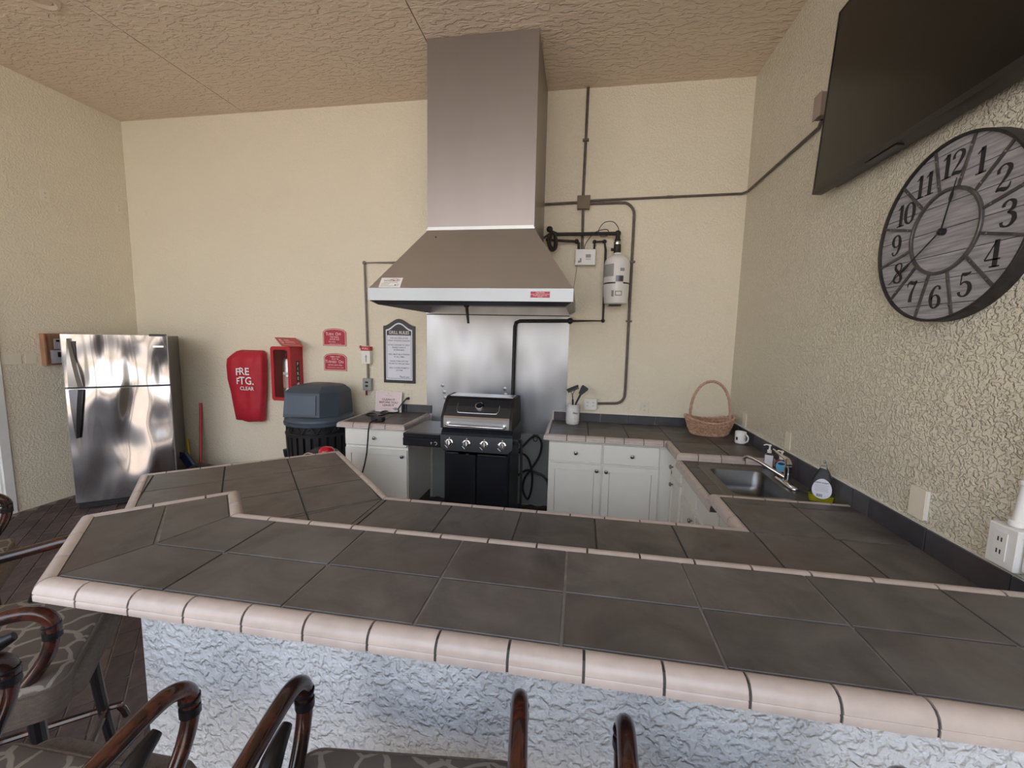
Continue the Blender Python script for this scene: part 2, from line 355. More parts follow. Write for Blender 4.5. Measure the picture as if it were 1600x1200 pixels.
# ---- polygon clipping for tiling
def clip(poly, p, n):
    out = []
    for i in range(len(poly)):
        a, b = Vector(poly[i]), Vector(poly[(i+1) % len(poly)]); da = (a-p).dot(n); db = (b-p).dot(n)
        if da <= 0: out.append(a)
        if (da < 0 < db) or (db < 0 < da): out.append(a+(b-a)*(da/(da-db)))
    return out
def ccw(poly):
    a = sum(poly[i][0]*poly[(i+1) % len(poly)][1]-poly[(i+1) % len(poly)][0]*poly[i][1] for i in range(len(poly)))
    return poly if a > 0 else poly[::-1]
def inset_clip(poly, region, g):
    region = ccw(region)
    for i in range(len(region)):
        a, b = Vector(region[i]), Vector(region[(i+1) % len(region)]); d = (b-a).normalized(); n = Vector((d.y, -d.x))
        poly = clip(poly, a-n*g, n)
        if len(poly) < 3: return None
    return poly
def area(p): return abs(sum(p[i][0]*p[(i+1) % len(p)][1]-p[(i+1) % len(p)][0]*p[i][1] for i in range(len(p))))/2
def tiles(parent, regions, origin, ang, sx, sy, ztop, m='tile', th=.009, g=.0035, name='tile', excl=None):
    u = Vector((math.cos(ang), math.sin(ang))); v = Vector((-u.y, u.x)); O = Vector(origin)
    for reg in regions:
        reg = [Vector(r) for r in reg]
        us = [(r-O).dot(u) for r in reg]; vs = [(r-O).dot(v) for r in reg]
        for i in range(math.floor(min(us)/sx), math.ceil(max(us)/sx)):
            for j in range(math.floor(min(vs)/sy), math.ceil(max(vs)/sy)):
                cell = [O+u*(i*sx+a)+v*(j*sy+b) for a, b in ((g, g), (sx-g, g), (sx-g, sy-g), (g, sy-g))]
                p = inset_clip(cell, reg, g*.6)
                if not p or area(p) < 4e-4: continue
                q = [p[0]]
                for k in p[1:]:
                    if (k-q[-1]).length > 1e-4: q.append(k)
                if (q[0]-q[-1]).length < 1e-4: q.pop()
                if len(q) < 3: continue
                obj(name, MB().prism([tuple(k) for k in q], ztop-th, ztop, bev=.0012), m, parent, smooth=False)
NOSE = [(0.002, -.002), (.010, .002), (.022, .002), (.032, -.002), (.040, -.010), (.044, -.020), (.0455, -.026), (.043, -.029), (.0455, -.032), (.0455, -.046), (0.002, -.046)]
def edging(parent, p0, p1, z, t0=0, t1=0, pitch=.157, phase=0, prof=NOSE, gap=.006, m='nose'):
    """edge tiles from p0 to p1 (inner line), outward normal on the right of travel; t0/t1 = tan of half the turn at each end"""
    p0 = Vector(p0); p1 = Vector(p1); d = (p1-p0); L = d.length; d.normalize(); n = Vector((d.y, -d.x))
    cuts = [0]+[k for k in [phase+i*pitch for i in range(-1, int(L/pitch)+3)] if .03 < k < L-.03]+[L]
    back = [(0.0, -.0045), (.030, -.0045), (.0405, -.018), (.0425, -.030), (.0425, -.0455), (0.0, -.0455)]; vs = []
    for s, tt, sg in ((.001, t0, -1), (L-.001, t1, 1)):
        for o, h in back: q = p0+d*(s+sg*o*tt)+n*o; vs.append((q.x, q.y, z+h))
    obj('grout_line', MB().add(vs, [tuple(range(6)), tuple(reversed(range(6, 12)))]+[(i, (i+1) % 6, 6+(i+1) % 6, 6+i) for i in range(6)]), 'grout_dark', parent, smooth=False)
    for a, b in zip(cuts[:-1], cuts[1:]):
        vs = []
        for s, e, tt, sg in ((a, a == 0, t0, -1), (b, b == L, t1, 1)):
            for (o, h) in prof:
                x = s + (sg*o*tt if e else 0) - sg*gap/2
                q = p0+d*x+n*o; vs.append((q.x, q.y, z+h))
        k = len(prof); fs = [tuple(range(k)), tuple(reversed(range(k, 2*k)))]+[(i, (i+1) % k, k+(i+1) % k, k+i) for i in range(k)]
        obj('edge_tile', MB().add(vs, fs), m, parent, ang=50)

# ================================================================== ROOM SHELL
fl = obj('floor', MB().box(-9, 6, -3.4, 5, -.12, -.006), 'mortar', kind='structure', smooth=False)
obj('bounce_terrace', MB().box(-14, 12, -16, -3.4, -.12, -.004), 'bounce_terrace', kind='structure', smooth=False)  # unseen outside ground, added pale to bounce warm sunlight under the roof
# herring-free running bond at 45 degrees
bl, bw = .203, .1015
bme = MB().box(0, bl-.006, 0, bw-.006, -.05, 0, bev=.003); me_b = bpy.data.meshes.new('brick'); me_b.from_pydata([tuple(v) for v in bme.v], [], bme.f); finish(me_b, 'brick', False)
u = Vector((.7071, -.7071)); v = Vector((.7071, .7071)); cand = []; stuffb = MB()
for j in range(-46, 46):
    for i in range(-40, 40):
        o2 = Vector((-2.663, 1.942))+u*(i*bl+(j % 2)*bl/2)+v*(j*bw); c2 = o2+u*bl/2+v*bw/2
        if not (ROOM_L+.12 < c2.x < 1.2 and -1.4 < c2.y < ROOM_B-.08): continue
        d3 = Vector((c2.x, c2.y, -1.73)); zc = d3.dot(Fv); px = 800+650.5*d3.dot(Rv)/zc if zc > .1 else -999; py = 600-650.5*d3.dot(Uv)/zc if zc > .1 else 0
        vis = zc > .1 and -20 < px < 240 and py < 1180 and c2.x+c2.y < -.25 and c2.y > 1.0
        cand.append((0 if vis else 1, d3.length, o2))
cand.sort(key=lambda t: (t[0], t[1]))
for k, (vis, dd, o2) in enumerate(cand):
    if k < 300 and vis == 0:
        b = bpy.data.objects.new('brick', me_b); C.objects.link(b); b.parent = fl; b.location = (o2.x, o2.y, random.uniform(-.0015, .0015)); b.rotation_euler = (0, 0, -math.pi/4)
    else:
        Mx = Matrix.Translation((o2.x, o2.y, random.uniform(-.001, .001))) @ Matrix.Rotation(-math.pi/4, 4, 'Z')
        stuffb.box(0, bl-.006, 0, bw-.006, -.03, 0, Mx)
obj('paving', stuffb, 'brick', fl, smooth=False, kind='stuff')

obj('wall_back', MB().box(ROOM_L-.15, ROOM_R+.15, ROOM_B, ROOM_B+.15, -.01, ROOM_H+.1), 'wall', kind='structure', smooth=False)
obj('wall_left', MB().box(ROOM_L-.15, ROOM_L, 2.93, ROOM_B, -.01, ROOM_H+.1).box(ROOM_L-.15, ROOM_L, -1.2, 2.0, -.01, ROOM_H+.1).box(ROOM_L-.15, ROOM_L, 2.0, 2.93, 2.1, ROOM_H+.1), 'wall', kind='structure', smooth=False)
obj('wall_right', MB().box(ROOM_R, ROOM_R+.15, -1.2, ROOM_B, -.01, ROOM_H+.1), 'wall_gloss', kind='structure', smooth=False)
obj('reflection_column', MB().box(-2.35, -2.05, -1.85, -1.55, -.004, ROOM_H), 'wall', kind='structure', smooth=False)  # out of view, added for dark streaks in reflections and soft shadows
obj('reflection_column', MB().box(2.6, 2.9, -1.85, -1.55, -.004, ROOM_H), 'wall', kind='structure', smooth=False)  # second unseen one, added for the same streaks
obj('reflection_wall', MB().box(-14, 12, -13.2, -13.0, -.004, 1.9), 'bounce_terrace', kind='structure', smooth=False)  # unseen low wall, added as a dark horizon band in steel reflections
ce = obj('ceiling', MB().box(ROOM_L-.15, ROOM_R+.15, -1.9, ROOM_B+.15, ROOM_H+.015, ROOM_H+.14), 'grout_dark', kind='structure', smooth=False)
for a, b in ((ROOM_L-.15, -3.581), (-3.573, -1.280), (-1.272, ROOM_R+.15)):
    obj('panel', MB().box(a, b, -1.9, ROOM_B, ROOM_H, ROOM_H+.014), 'ceil', ce, smooth=False)
dr = obj('door_1', MB().box(ROOM_L-.06, ROOM_L-.02, 2.06, 2.87, 0, 2.04), 'white_wall', kind='structure', smooth=False)
obj('door_frame', MB().box(ROOM_L-.14, ROOM_L+.018, 2.87, 2.935, 0, 2.1).box(ROOM_L-.14, ROOM_L+.018, 1.995, 2.06, 0, 2.1).box(ROOM_L-.14, ROOM_L+.018, 2.06, 2.87, 2.04, 2.1).box(ROOM_L-.02, ROOM_L-.005, 2.855, 2.87, 0, 2.04), 'white_wall', dr, smooth=False)

# ================================================================== RAISED BAR
ZB, ZC, ZS = 1.077, .910, .862
XW = ROOM_R-.004
A = Vector((-1.338, .831)); Ci = Vector((-1.645, 1.138)); D = Vector((-1.375, 1.408)); E = Vector((-1.200, 1.233)); Nn = Vector((-1.261, 1.018)); Mm = Vector((-1.505, 1.272))
bar = thing('breakfast_bar', 'long raised bar with dark slate-look tiles, pale pink edging and plaster front in a painted-in skylight tint', 'bar', (0, 1.05, 0))
wl = [(-1.330, 1.0), (XW, 1.0), (XW, 1.235), (-1.225, 1.235), (-1.385, 1.395), (-1.62, 1.16), (-1.47, 1.01)]
bwm = MB().prism([(-1.32, 1.01), (XW, 1.01), (XW, 1.232), (-1.215, 1.232), (-1.32, 1.232)], 0, ZB-.048)
obj('base_wall', bwm, 'barwall', bar, smooth=False)
obj('end_wall', MB().prism([(-1.3215, 1.012), (-1.3215, 1.232), (-1.215, 1.2325), (-1.375, 1.395), (-1.555, 1.215)], 0, ZB-.048), 'barwall', bar, smooth=False)
sub = MB().prism([tuple(A), (XW, .831), (XW, 1.233), tuple(E), tuple(D), tuple(Ci)], ZB-.046, ZB-.0045)
obj('mortar_bed', sub, 'grout', bar, smooth=False)
X0 = -.681
tiles(bar, [[tuple(A), (XW, .831), (XW, 1.018), tuple(Nn)]], (X0, .685), 0, .333, .333, ZB)
tiles(bar, [[tuple(Nn), (XW, 1.018), (XW, 1.233), tuple(E)]], (X0, 1.018), 0, .333, .333, ZB)
tiles(bar, [[tuple(A), tuple(Nn), tuple(Mm), tuple(Ci)]], tuple(Mm), math.radians(45), 1, 2, ZB)
tiles(bar, [[tuple(Nn), tuple(E), tuple(D), tuple(Mm)]], tuple(Mm), math.radians(45), 1, 2, ZB)
tq = math.tan(math.radians(22.5))
edging(bar, A, (XW, .831), ZB, tq, 0, phase=-1.2226-A.x)
edging(bar, Ci, A, ZB, 1, tq, phase=.145)
edging(bar, D, Ci, ZB, 1, 1, phase=.07)
edging(bar, E, D, ZB, -tq, 1, phase=.13)
edging(bar, (XW, 1.233), E, ZB, 0, -tq, phase=(XW+.7381) % .157)

# ================================================================== LOW COUNTER (peninsula, lobe, right run, back run)
G = Vector((-.945, 1.875)); u43 = Vector((math.cos(math.radians(42)), math.sin(math.radians(42)))); v43 = Vector((-u43.y, u43.x))
Hh = Vector((-1.640, 2.570)); Ii = Vector((-2.370, 1.915)); Jj = Vector((-1.640, 1.185))
low = thing('tiled_counter', 'low U-shaped counter with dark slate-look tiles, pale edging and a tiled backsplash', 'counter', (0, 1.6, 0))
XI = .765
def line_side(reg, p, n): return clip([Vector(r) for r in reg], Vector(p), Vector(n))
lobe = [(-1.63, 1.19), (-.945, 1.25), tuple(G), tuple(Hh), tuple(Ii)]
# beyond the bar's angled end wall, and right of its return
r1 = line_side([tuple(Ii), tuple(Jj), (-.945, 1.19), tuple(G), tuple(Hh)], D+Vector((-.02, .02)), (.7071, -.7071))
r2 = line_side(line_side([tuple(Ii), tuple(Jj), (-.945, 1.24), tuple(G), tuple(Hh)], D+Vector((-.02, .02)), (-.7071, .7071)), E+Vector((.035, .035)), (-.7071, -.7071))
r2 = line_side(r2, (0, 1.245), (0, -1))
for r in (r1, r2): obj('mortar_bed', MB().prism([tuple(p) for p in ccw(r)], ZC-.046, ZC-.0045), 'grout_dark', low, smooth=False)
tiles(low, [[tuple(p) for p in r1]], (-1.652, 2.148), math.radians(42), .333, .333, ZC)
tiles(low, [[tuple(p) for p in r2]], (-1.652, 2.148), math.radians(42), .333, .333, ZC)
obj('mortar_bed', MB().prism([(-.945, 1.245), (XW, 1.245), (XW, 1.875), (-.945, 1.875)], ZC-.046, ZC-.0045).prism([(XI, 1.875), (XW, 1.875), (XW, 2.285), (XI, 2.285)], ZC-.046, ZC-.0045)
    .prism([(XI, 3.15), (XW, 3.15), (XW, ROOM_B-.004), (XI, ROOM_B-.004)], ZC-.046, ZC-.0045).prism([(-.235, 3.515), (XI, 3.515), (XI, ROOM_B-.004), (-.235, ROOM_B-.004)], ZC-.046, ZC-.0045), 'grout_dark', low, smooth=False)
tiles(low, [[(-.945, 1.245), (XW, 1.245), (XW, 1.875), (-.945, 1.875)]], (.77-.335, 1.875), 0, .3385, .333, ZC)
tiles(low, [[(XI, 1.875), (XW, 1.875), (XW, 2.285), (XI, 2.285)]], (XI, 1.875), 0, .333, .333, ZC)
tiles(low, [[(XI, 3.15), (XW, 3.15), (XW, ROOM_B-.006), (XI, ROOM_B-.006)]], (XI, 3.15), 0, .333, .333, ZC)
tiles(low, [[(-.235, 3.515), (XI, 3.515), (XI, ROOM_B-.006), (-.235, ROOM_B-.006)]], (XI, 3.515), 0, .333, .333, ZC)
# sunken sink deck
sx0, sx1, sy0, sy1 = .862, 1.300, 2.42, 3.00          # sink cut-out
deck = [[(XI, 2.285), (sx0, 2.285), (sx0, 3.15), (XI, 3.15)], [(sx1, 2.285), (XW, 2.285), (XW, 3.15), (sx1, 3.15)], [(sx0, 2.285), (sx1, 2.285), (sx1, sy0), (sx0, sy0)], [(sx0, sy1), (sx1, sy1), (sx1, 3.15), (sx0, 3.15)]]
for q in deck: obj('mortar_bed', MB().prism(q, ZS-.046, ZS-.0045), 'grout_dark', low, smooth=False)
tiles(low, deck, (XI, 2.285), 0, .333, .333, ZS)
edging(low, G, Hh, ZC, -tq, 1, phase=.10)        # travels away from the viewer, outward on the right
edging(low, Hh, Ii, ZC, 1, 1, phase=.12)
edging(low, Ii, Jj, ZC, 1, 0, phase=.13)
edging(low, (XI, 1.875), tuple(G), ZC, -1, -tq, phase=(XI+.7994) % .157)
edging(low, (XI, 2.285), (XI, 1.875), ZC, 1, -1, phase=.10)
edging(low, (XW, 2.285), (XI, 2.285), ZC, 0, 1, phase=.10)
edging(low, (XI, 3.15), (XW, 3.15), ZC, 1, 0, phase=.11)
edging(low, (XI, 3.515), (XI, 3.15), ZC, -1, 1, phase=.18)
edging(low, (-.235, 3.515), (XI, 3.515), ZC, 1, -1, phase=.155)
edging(low, (-.235, ROOM_B-.006), (-.235, 3.515), ZC, 0, 1, phase=.0)
edging(low, (XI, 3.103), (XI, 2.292), ZS, 0, 0, phase=.10)
# low counter support wall under the lobe and behind the bar
obj('base_wall', MB().prism([(-.98, 1.30), (-.90, 1.30), (-.97, 1.84), (-1.62, 2.49), (-2.28, 1.92), (-1.68, 1.30)], 0, ZC-.048).prism([(-.93, 1.30), (.80, 1.30), (.80, 1.84), (-.93, 1.84)], 0, ZC-.048), 'cab', low, smooth=False)
# backsplash tiles
def splash(parent, axis, a, b, z0, z1, joints, wall, left=None):
    cuts = [a]+[j for j in joints if a+.02 < j < b-.02]+[b]
    for p, q in zip(cuts[:-1], cuts[1:]):
        if axis == 'x': mb = MB().box(p+.0025, q-.0025, wall-.018, wall, z0, z1, bev=.002)
        else: mb = MB().box(wall-.018, wall, p+.0025, q-.0025, z0, z1, bev=.002)
        obj('backsplash_tile', mb, 'splash_tile', parent, smooth=False)
jy = [.834+.333*i for i in range(11)]
splash(low, 'y', 1.236, 2.285, ZC, 1.005, jy, ROOM_R)
splash(low, 'y', 2.285, 3.15, ZS, 1.003, jy, ROOM_R)
splash(low, 'y', 3.15, ROOM_B-.02, ZC, 1.000, jy, ROOM_R)
splash(low, 'x', -.235, ROOM_R-.02, ZC, .995, [-.235+.2+.26*i for i in range(8)], ROOM_B)
obj('caulk', MB().box(-.235, ROOM_R, ROOM_B-.012, ROOM_B, .995, 1.0).box(ROOM_R-.010, ROOM_R, 1.236, ROOM_B, 1.0, 1.008), 'white', low, smooth=False)
# left counter beside the grill
lc = thing('grill_side_counter', 'small tiled counter with pale edging between trash can and grill', 'counter', (-1.85, 3.8, 0))
obj('mortar_bed', MB().prism([(-2.155, 3.525), (-1.575, 3.525), (-1.575, ROOM_B-.004), (-2.155, ROOM_B-.004)], ZC-.046, ZC-.0045), 'grout_dark', lc, smooth=False)
tiles(lc, [[(-2.155, 3.525), (-1.575, 3.525), (-1.575, ROOM_B-.006), (-2.155, ROOM_B-.006)]], (-1.83, 3.525), 0, .333, .333, ZC)
edging(lc, (-2.155, 3.525), (-1.575, 3.525), ZC, 1, 1, phase=.12)
edging(lc, (-1.575, 3.525), (-1.575, ROOM_B-.006), ZC, 1, 0, phase=.157)
edging(lc, (-2.155, ROOM_B-.006), (-2.155, 3.525), ZC, 0, 1, phase=.1)
splash(lc, 'x', -2.15, -1.515, ZC, .993, [-1.817, -1.79+.001], ROOM_B)

# ================================================================== CABINETS
def cabinet(name, label, x, y, rz, width, depth, height, items, cat='cabinet', group='white base cabinets under the counters', body_h=None):
    """local frame: face on y=0 looking to -y, x from 0 to width. items: (kind,x0,x1,z0,z1,knob xz or None)"""
    t = thing(name, label, cat, (x, y, 0), rz, group)
    loc = Matrix.Identity(4)
    if rz == 0: loc = Matrix.Translation((x, y, 0))
    def B(mb): mb.v = [loc @ q for q in mb.v]; return mb
    bb_ = MB().box(0, width, 0, depth, .10, body_h or height)
    if body_h: bb_.box(0, width, 0, .02, body_h, height).box(0, .018, .02, depth, body_h, height).box(width-.018, width, .02, depth, body_h, height)
    obj('body', B(bb_), 'cab', t, smooth=False)
    obj('toe_kick', B(MB().box(.005, width-.005, .06, depth, 0, .0995)), 'cab_dark', t, smooth=False)
    for kind, x0, x1, z0, z1, kn in items:
        if kind == 'door':
            f = .055; mb = MB().box(x0, x1, -.020, -.0005, z0, z0+f).box(x0, x1, -.020, -.0005, z1-f, z1).box(x0, x0+f, -.020, -.0005, z0+f, z1-f).box(x1-f, x1, -.020, -.0005, z0+f, z1-f)
            mb.box(x0+f+.003, x1-f-.003, -.012, -.0005, z0+f+.003, z1-f-.003)
            d = obj('door', B(mb), 'cab', t, smooth=False)
        elif kind == 'drawer':
            mb = MB().box(x0, x1, -.020, -.0005, z0, z1, bev=.004); d = obj('drawer', B(mb), 'cab', t, smooth=False)
        else:
            d = obj('false_front', B(MB().box(x0, x1, -.018, -.0005, z0, z1, bev=.004)), 'cab', t, smooth=False)
        if kn:
            kx, kz = kn; Mx = Matrix.Translation((kx, -.0195, kz)) @ Matrix.Rotation(math.radians(90), 4, 'X')
            obj('knob', B(MB().lathe([(.006, 0), (.005, .012), (.014, .016), (.0165, .022), (.014, .029), (.005, .032)], M=Mx, seg=14)), 'knob', d)
    return t
cabinet('base_cabinet', 'white two-door base cabinet with two drawers right of the grill', -.232, 3.535, 0, 1.022, .58, ZC-.048,
        [('drawer', .005, .449, .672, .838, (.231, .758)), ('drawer', .462, .918, .672, .838, (.698, .756)), ('door', .003, .447, .13, .659, (.412, .613)), ('door', .464, .918, .13, .657, (.490, .611))])
cabinet('base_cabinet', 'white base cabinet with one drawer and one door under the counter left of grill', -2.145, 3.545, 0, .62, .58, ZC-.048,
        [('drawer', .004, .612, .694, .852, (.302, .772)), ('door', .004, .612, .13, .668, (.572, .612))])
# right-hand run faces -x : rotate by -90 degrees, local x runs towards -y
cabinet('base_cabinet', 'narrow white cabinet with drawer and door in the inner corner beside the sink', .795, 3.53, -math.pi/2, .38, .55, ZC-.048,
        [('drawer', .05, .36, .672, .80, (.12, .720)), ('door', .05, .36, .13, .640, (.145, .585))])
cabinet('sink_cabinet', 'white cabinet under the sink with slanting view of its doors', .795, 3.145, -math.pi/2, .83, .55, ZS-.048,
        [('front', .03, .40, .64, .80, None), ('front', .43, .80, .64, .80, None), ('door', .03, .405, .13, .605, (.36, .55)), ('door', .425, .80, .13, .605, (.47, .55))], body_h=.66)
cabinet('base_cabinet', 'white cabinet between sink cabinet and the long low counter', .795, 2.31, -math.pi/2, .44, .55, ZC-.048,
        [('drawer', .03, .41, .66, .82, (.22, .74)), ('door', .03, .41, .13, .64, (.35, .58))])

# ================================================================== SINK AND TAP
sk = thing('sink', 'rectangular stainless steel drop-in sink sunk in the low part of counter', 'sink', (1.08, 2.7, ZS))
def rrect(x0, x1, y0, y1, r, z, n=6):
    out = []
    for cx, cy, a in ((x1-r, y1-r, 0), (x0+r, y1-r, 90), (x0+r, y0+r, 180), (x1-r, y0+r, 270)):
        for k in range(n+1): t = math.radians(a+90*k/n); out.append((cx+r*math.cos(t), cy+r*math.sin(t), z))
    return out
def loft(rings, cap0=False, cap1=False):
    mb = MB(); n = len(rings[0]); vs = [p for r in rings for p in r]; fs = []
    for i in range(len(rings)-1):
        for k in range(n): l = (k+1) % n; fs.append((i*n+k, i*n+l, (i+1)*n+l, (i+1)*n+k))
    if cap0: fs.append(tuple(reversed(range(n))))
    if cap1: fs.append(tuple(range((len(rings)-1)*n, len(rings)*n)))
    return mb.add(vs, fs)
bx0, bx1, by0, by1 = .905, 1.235, 2.465, 2.955
obj('rim', loft([rrect(.842, 1.325, 2.40, 3.02, .03, ZS+.001), rrect(.846, 1.321, 2.404, 3.016, .028, ZS+.006), rrect(.855, 1.312, 2.414, 3.006, .024, ZS+.006), rrect(.868, 1.30, 2.426, 2.994, .02, ZS+.003), rrect(bx0-.004, bx1+.004, by0-.004, by1+.004, .05, ZS+.003)]), 'sink', sk, ang=60)
obj('basin', loft([rrect(bx0-.004, bx1+.004, by0-.004, by1+.004, .05, ZS+.003), rrect(bx0, bx1, by0, by1, .05, ZS-.003), rrect(bx0+.008, bx1-.008, by0+.008, by1-.008, .055, ZS-.10), rrect(bx0+.02, bx1-.02, by0+.02, by1-.02, .06, ZS-.145), rrect(bx0+.05, bx1-.05, by0+.05, by1-.05, .06, ZS-.158), rrect(bx0+.13, bx1-.13, by0+.19, by1-.19, .03, ZS-.160)], cap1=True), 'sink', sk, ang=75)
obj('drain', MB().lathe([(.001, 0), (.038, 0), (.042, .003), (.044, .001)], (1.07, 2.71, ZS-.1595), 20), 'chrome', sk)
fa = thing('faucet', 'chrome single-lever faucet with a long low spout over the sink', 'faucet', (1.29, 2.72, ZS+.006))
obj('escutcheon', loft([rrect(1.262, 1.312, 2.60, 2.84, .024, ZS+.0065), rrect(1.262, 1.312, 2.60, 2.84, .024, ZS+.013), rrect(1.268, 1.306, 2.606, 2.834, .018, ZS+.018)], cap1=True), 'chrome', fa, ang=50)
obj('body', MB().lathe([(.024, ZS+.018), (.022, ZS+.03), (.019, ZS+.07), (.021, ZS+.075), (.021, ZS+.118), (.017, ZS+.122)], (1.287, 2.72, 0), 20), 'chrome', fa)
obj('spout', MB().tube([(1.275, 2.725, ZS+.045), (1.22, 2.77, ZS+.075), (1.16, 2.83, ZS+.108), (1.118, 2.87, ZS+.12), (1.100, 2.89, ZS+.108), (1.098, 2.892, ZS+.088)], [.013, .012, .011, .010, .010, .011], 12, smooth=5), 'chrome', fa)
obj('lever', MB().tube([(1.287, 2.715, ZS+.122), (1.287, 2.74, ZS+.150), (1.280, 2.80, ZS+.160), (1.268, 2.885, ZS+.178)], [.021, .016, .009, .006], 12, smooth=5), 'chrome', fa)

# ================================================================== RANGE HOOD AND STEEL SHEETS
hd = thing('range_hood', 'large stainless steel exhaust hood with square duct up to the ceiling', 'range hood', (-.82, 3.6, 1.96))
hx0, hx1, hy0 = -1.577, -.062, 2.955; cx0, cx1, cy0 = -1.262, -.390, 3.342; zl0, zl1, zt = 1.978, 2.066, 2.577
WB = ROOM_B-.002
obj('duct', MB().box(cx0, cx1, cy0, WB, zt, ROOM_H-.002), 'steel_hood', hd, smooth=False)
obj('duct_seam', MB().box(cx0-.004, cx1+.004, cy0-.006, WB, zt-.006, zt+.006).box(cx0+.004, cx1-.004, cy0-.003, cy0, zt+.006, zt+.02), 'steel', hd, smooth=False)
obj('canopy', MB().add([(hx0, hy0, zl1), (hx1, hy0, zl1), (hx1, WB, zl1), (hx0, WB, zl1), (cx0, cy0, zt-.006), (cx1, cy0, zt-.006), (cx1, WB, zt-.006), (cx0, WB, zt-.006)], [(0, 1, 5, 4), (1, 2, 6, 5), (3, 0, 4, 7), (4, 5, 6, 7)]), 'steel_canopy', hd, smooth=False)
t_ = .003
obj('lip', MB().box(hx0-.002, hx1+.002, hy0-.004, hy0+.001, zl0, zl1+.002).box(hx0-.002, hx0+.003, hy0+.001, WB, zl0, zl1+.002).box(hx1-.003, hx1+.002, hy0+.001, WB, zl0, zl1+.002), 'steel_lip', hd, smooth=False)
obj('inner_rim', MB().add([(hx0+.003, hy0+.001, zl0), (hx1-.003, hy0+.001, zl0), (hx1-.003, WB, zl0), (hx0+.003, WB, zl0), (hx0+.05, hy0+.05, 1.950), (hx1-.05, hy0+.05, 1.950), (hx1-.05, WB, 1.950), (hx0+.05, WB, 1.950),
    (hx0+.07, hy0+.07, 2.02), (hx1-.07, hy0+.07, 2.02), (hx1-.07, WB, 2.02), (hx0+.07, WB, 2.02)], [(0, 1, 5, 4), (1, 2, 6, 5), (3, 0, 4, 7), (4, 5, 9, 8), (5, 6, 10, 9), (7, 4, 8, 11), (8, 9, 10, 11)]), 'grey_dark', hd, smooth=False)
obj('rear_skirt', MB().box(hx0+.005, hx1-.03, WB-.02, WB-.0005, 1.945, 2.05), 'steel_sheet', hd, smooth=False)
obj('nozzle', MB().box(-.99, -.87, 3.28, 3.38, 1.985, 2.02).tube([(-.925, 3.33, 1.99), (-.92, 3.33, 1.93), (-.905, 3.32, 1.83)], [.014, .013, .010], 8).lathe([(.02, 1.96), (.024, 1.975), (.02, 1.99)], (-.925, 3.33, 0), 12), 'black_rough', hd)
obj('screw', MB().lathe([(.007, 0), (.005, .004)], M=Matrix.Translation((-1.17, 3.285, 2.505)) @ Matrix.Rotation(math.radians(55), 4, 'X'), seg=8), 'black', hd)
# sloped sticker on canopy: frame on the front face of the canopy
sl = Vector((0, cy0-hy0, zt-.006-zl1)).normalized()
Mst = frame((-1.415, hy0+.030, zl1+.04), (1, 0, 0), sl)
st = obj('sticker', MB().box(-.085, .085, -.045, .055, .0008, .002, M=Mst), 'white_paint', hd, smooth=False)
def shift(M_, dx, dy, dz): return M_ @ Matrix.Translation((dx, dy, dz))
obj('logo_arc', MB().tube([Mst @ Vector((-.01, .034, .0025)), Mst @ Vector((.03, .043, .0025)), Mst @ Vector((.055, .036, .0025))], .002, 6, smooth=4), 'red', st)
text([('HOODMART', .016, .005, .024), ('EXHAUST AND FIRE SYSTEMS', .006, 0, .006)], st, 'print', shift(Mst, 0, 0, .0022), bold=.01)
obj('print_lines', MB().box(-.072, -.005, -.006, -.003, .002, .0026, M=Mst).box(-.072, -.01, -.018, -.015, .002, .0026, M=Mst).box(-.072, .03, -.031, -.028, .002, .0026, M=Mst).box(.035, .05, -.03, -.012, .002, .0026, M=Mst).box(.058, .063, -.03, -.006, .002, .0026, M=Mst), 'print_grey', st, smooth=False)
Mrs = BACK(-.29, hy0-.0045, 2.026)
rs_ = obj('red_sticker', MB().box(-.068, .068, -.021, .021, 0, .0015, M=Mrs), 'red_sign', hd, smooth=False)
text([('CAUTION', .010, 0, .012), ('DO NOT OPERATE HOOD WITHOUT', .0058, 0, .001), ('FILTERS AND GREASE CUP', .0058, 0, -.008), ('IN PLACE', .0058, 0, -.016)], rs_, 'print_white', shift(Mrs, 0, 0, .0016))
# splash sheet
sp = obj('steel_backsplash', MB().prism([(-1.572, 1.944), (-.112, 1.944), (-.112, 1.003), (-.248, 1.003), (-.248, .745), (-1.522, .745), (-1.522, .997), (-1.572, .997)], 0, .003, M=BACK(0, ROOM_B-.0005, 0)), 'steel_sheet', None, smooth=False,
    label='tall brushed steel sheet on wall behind the grill under the hood', cat='backsplash panel')
obj('seam', MB().box(-1.572, -.112, ROOM_B-.009, ROOM_B-.0045, 1.936, 1.945).box(-1.572, -.112, ROOM_B-.008, ROOM_B-.0045, 1.946, 1.952), 'black_plastic', sp, smooth=False)
dents = MB()
for dx, dz in ((-1.40, 1.21), (-1.38, 1.14), (-.74, 1.20), (-.73, 1.14), (-1.37, 1.08)):
    dents.lathe([(.02, 0), (.012, .002), (.001, .003)], M=BACK(dx, ROOM_B-.0036, dz), seg=12)
obj('dent', dents, 'steel_lip', sp)
obj('lower_panel', MB().box(-1.51, -.245, ROOM_B-.004, ROOM_B-.0005, .0, .742), 'tape', sp, smooth=False)

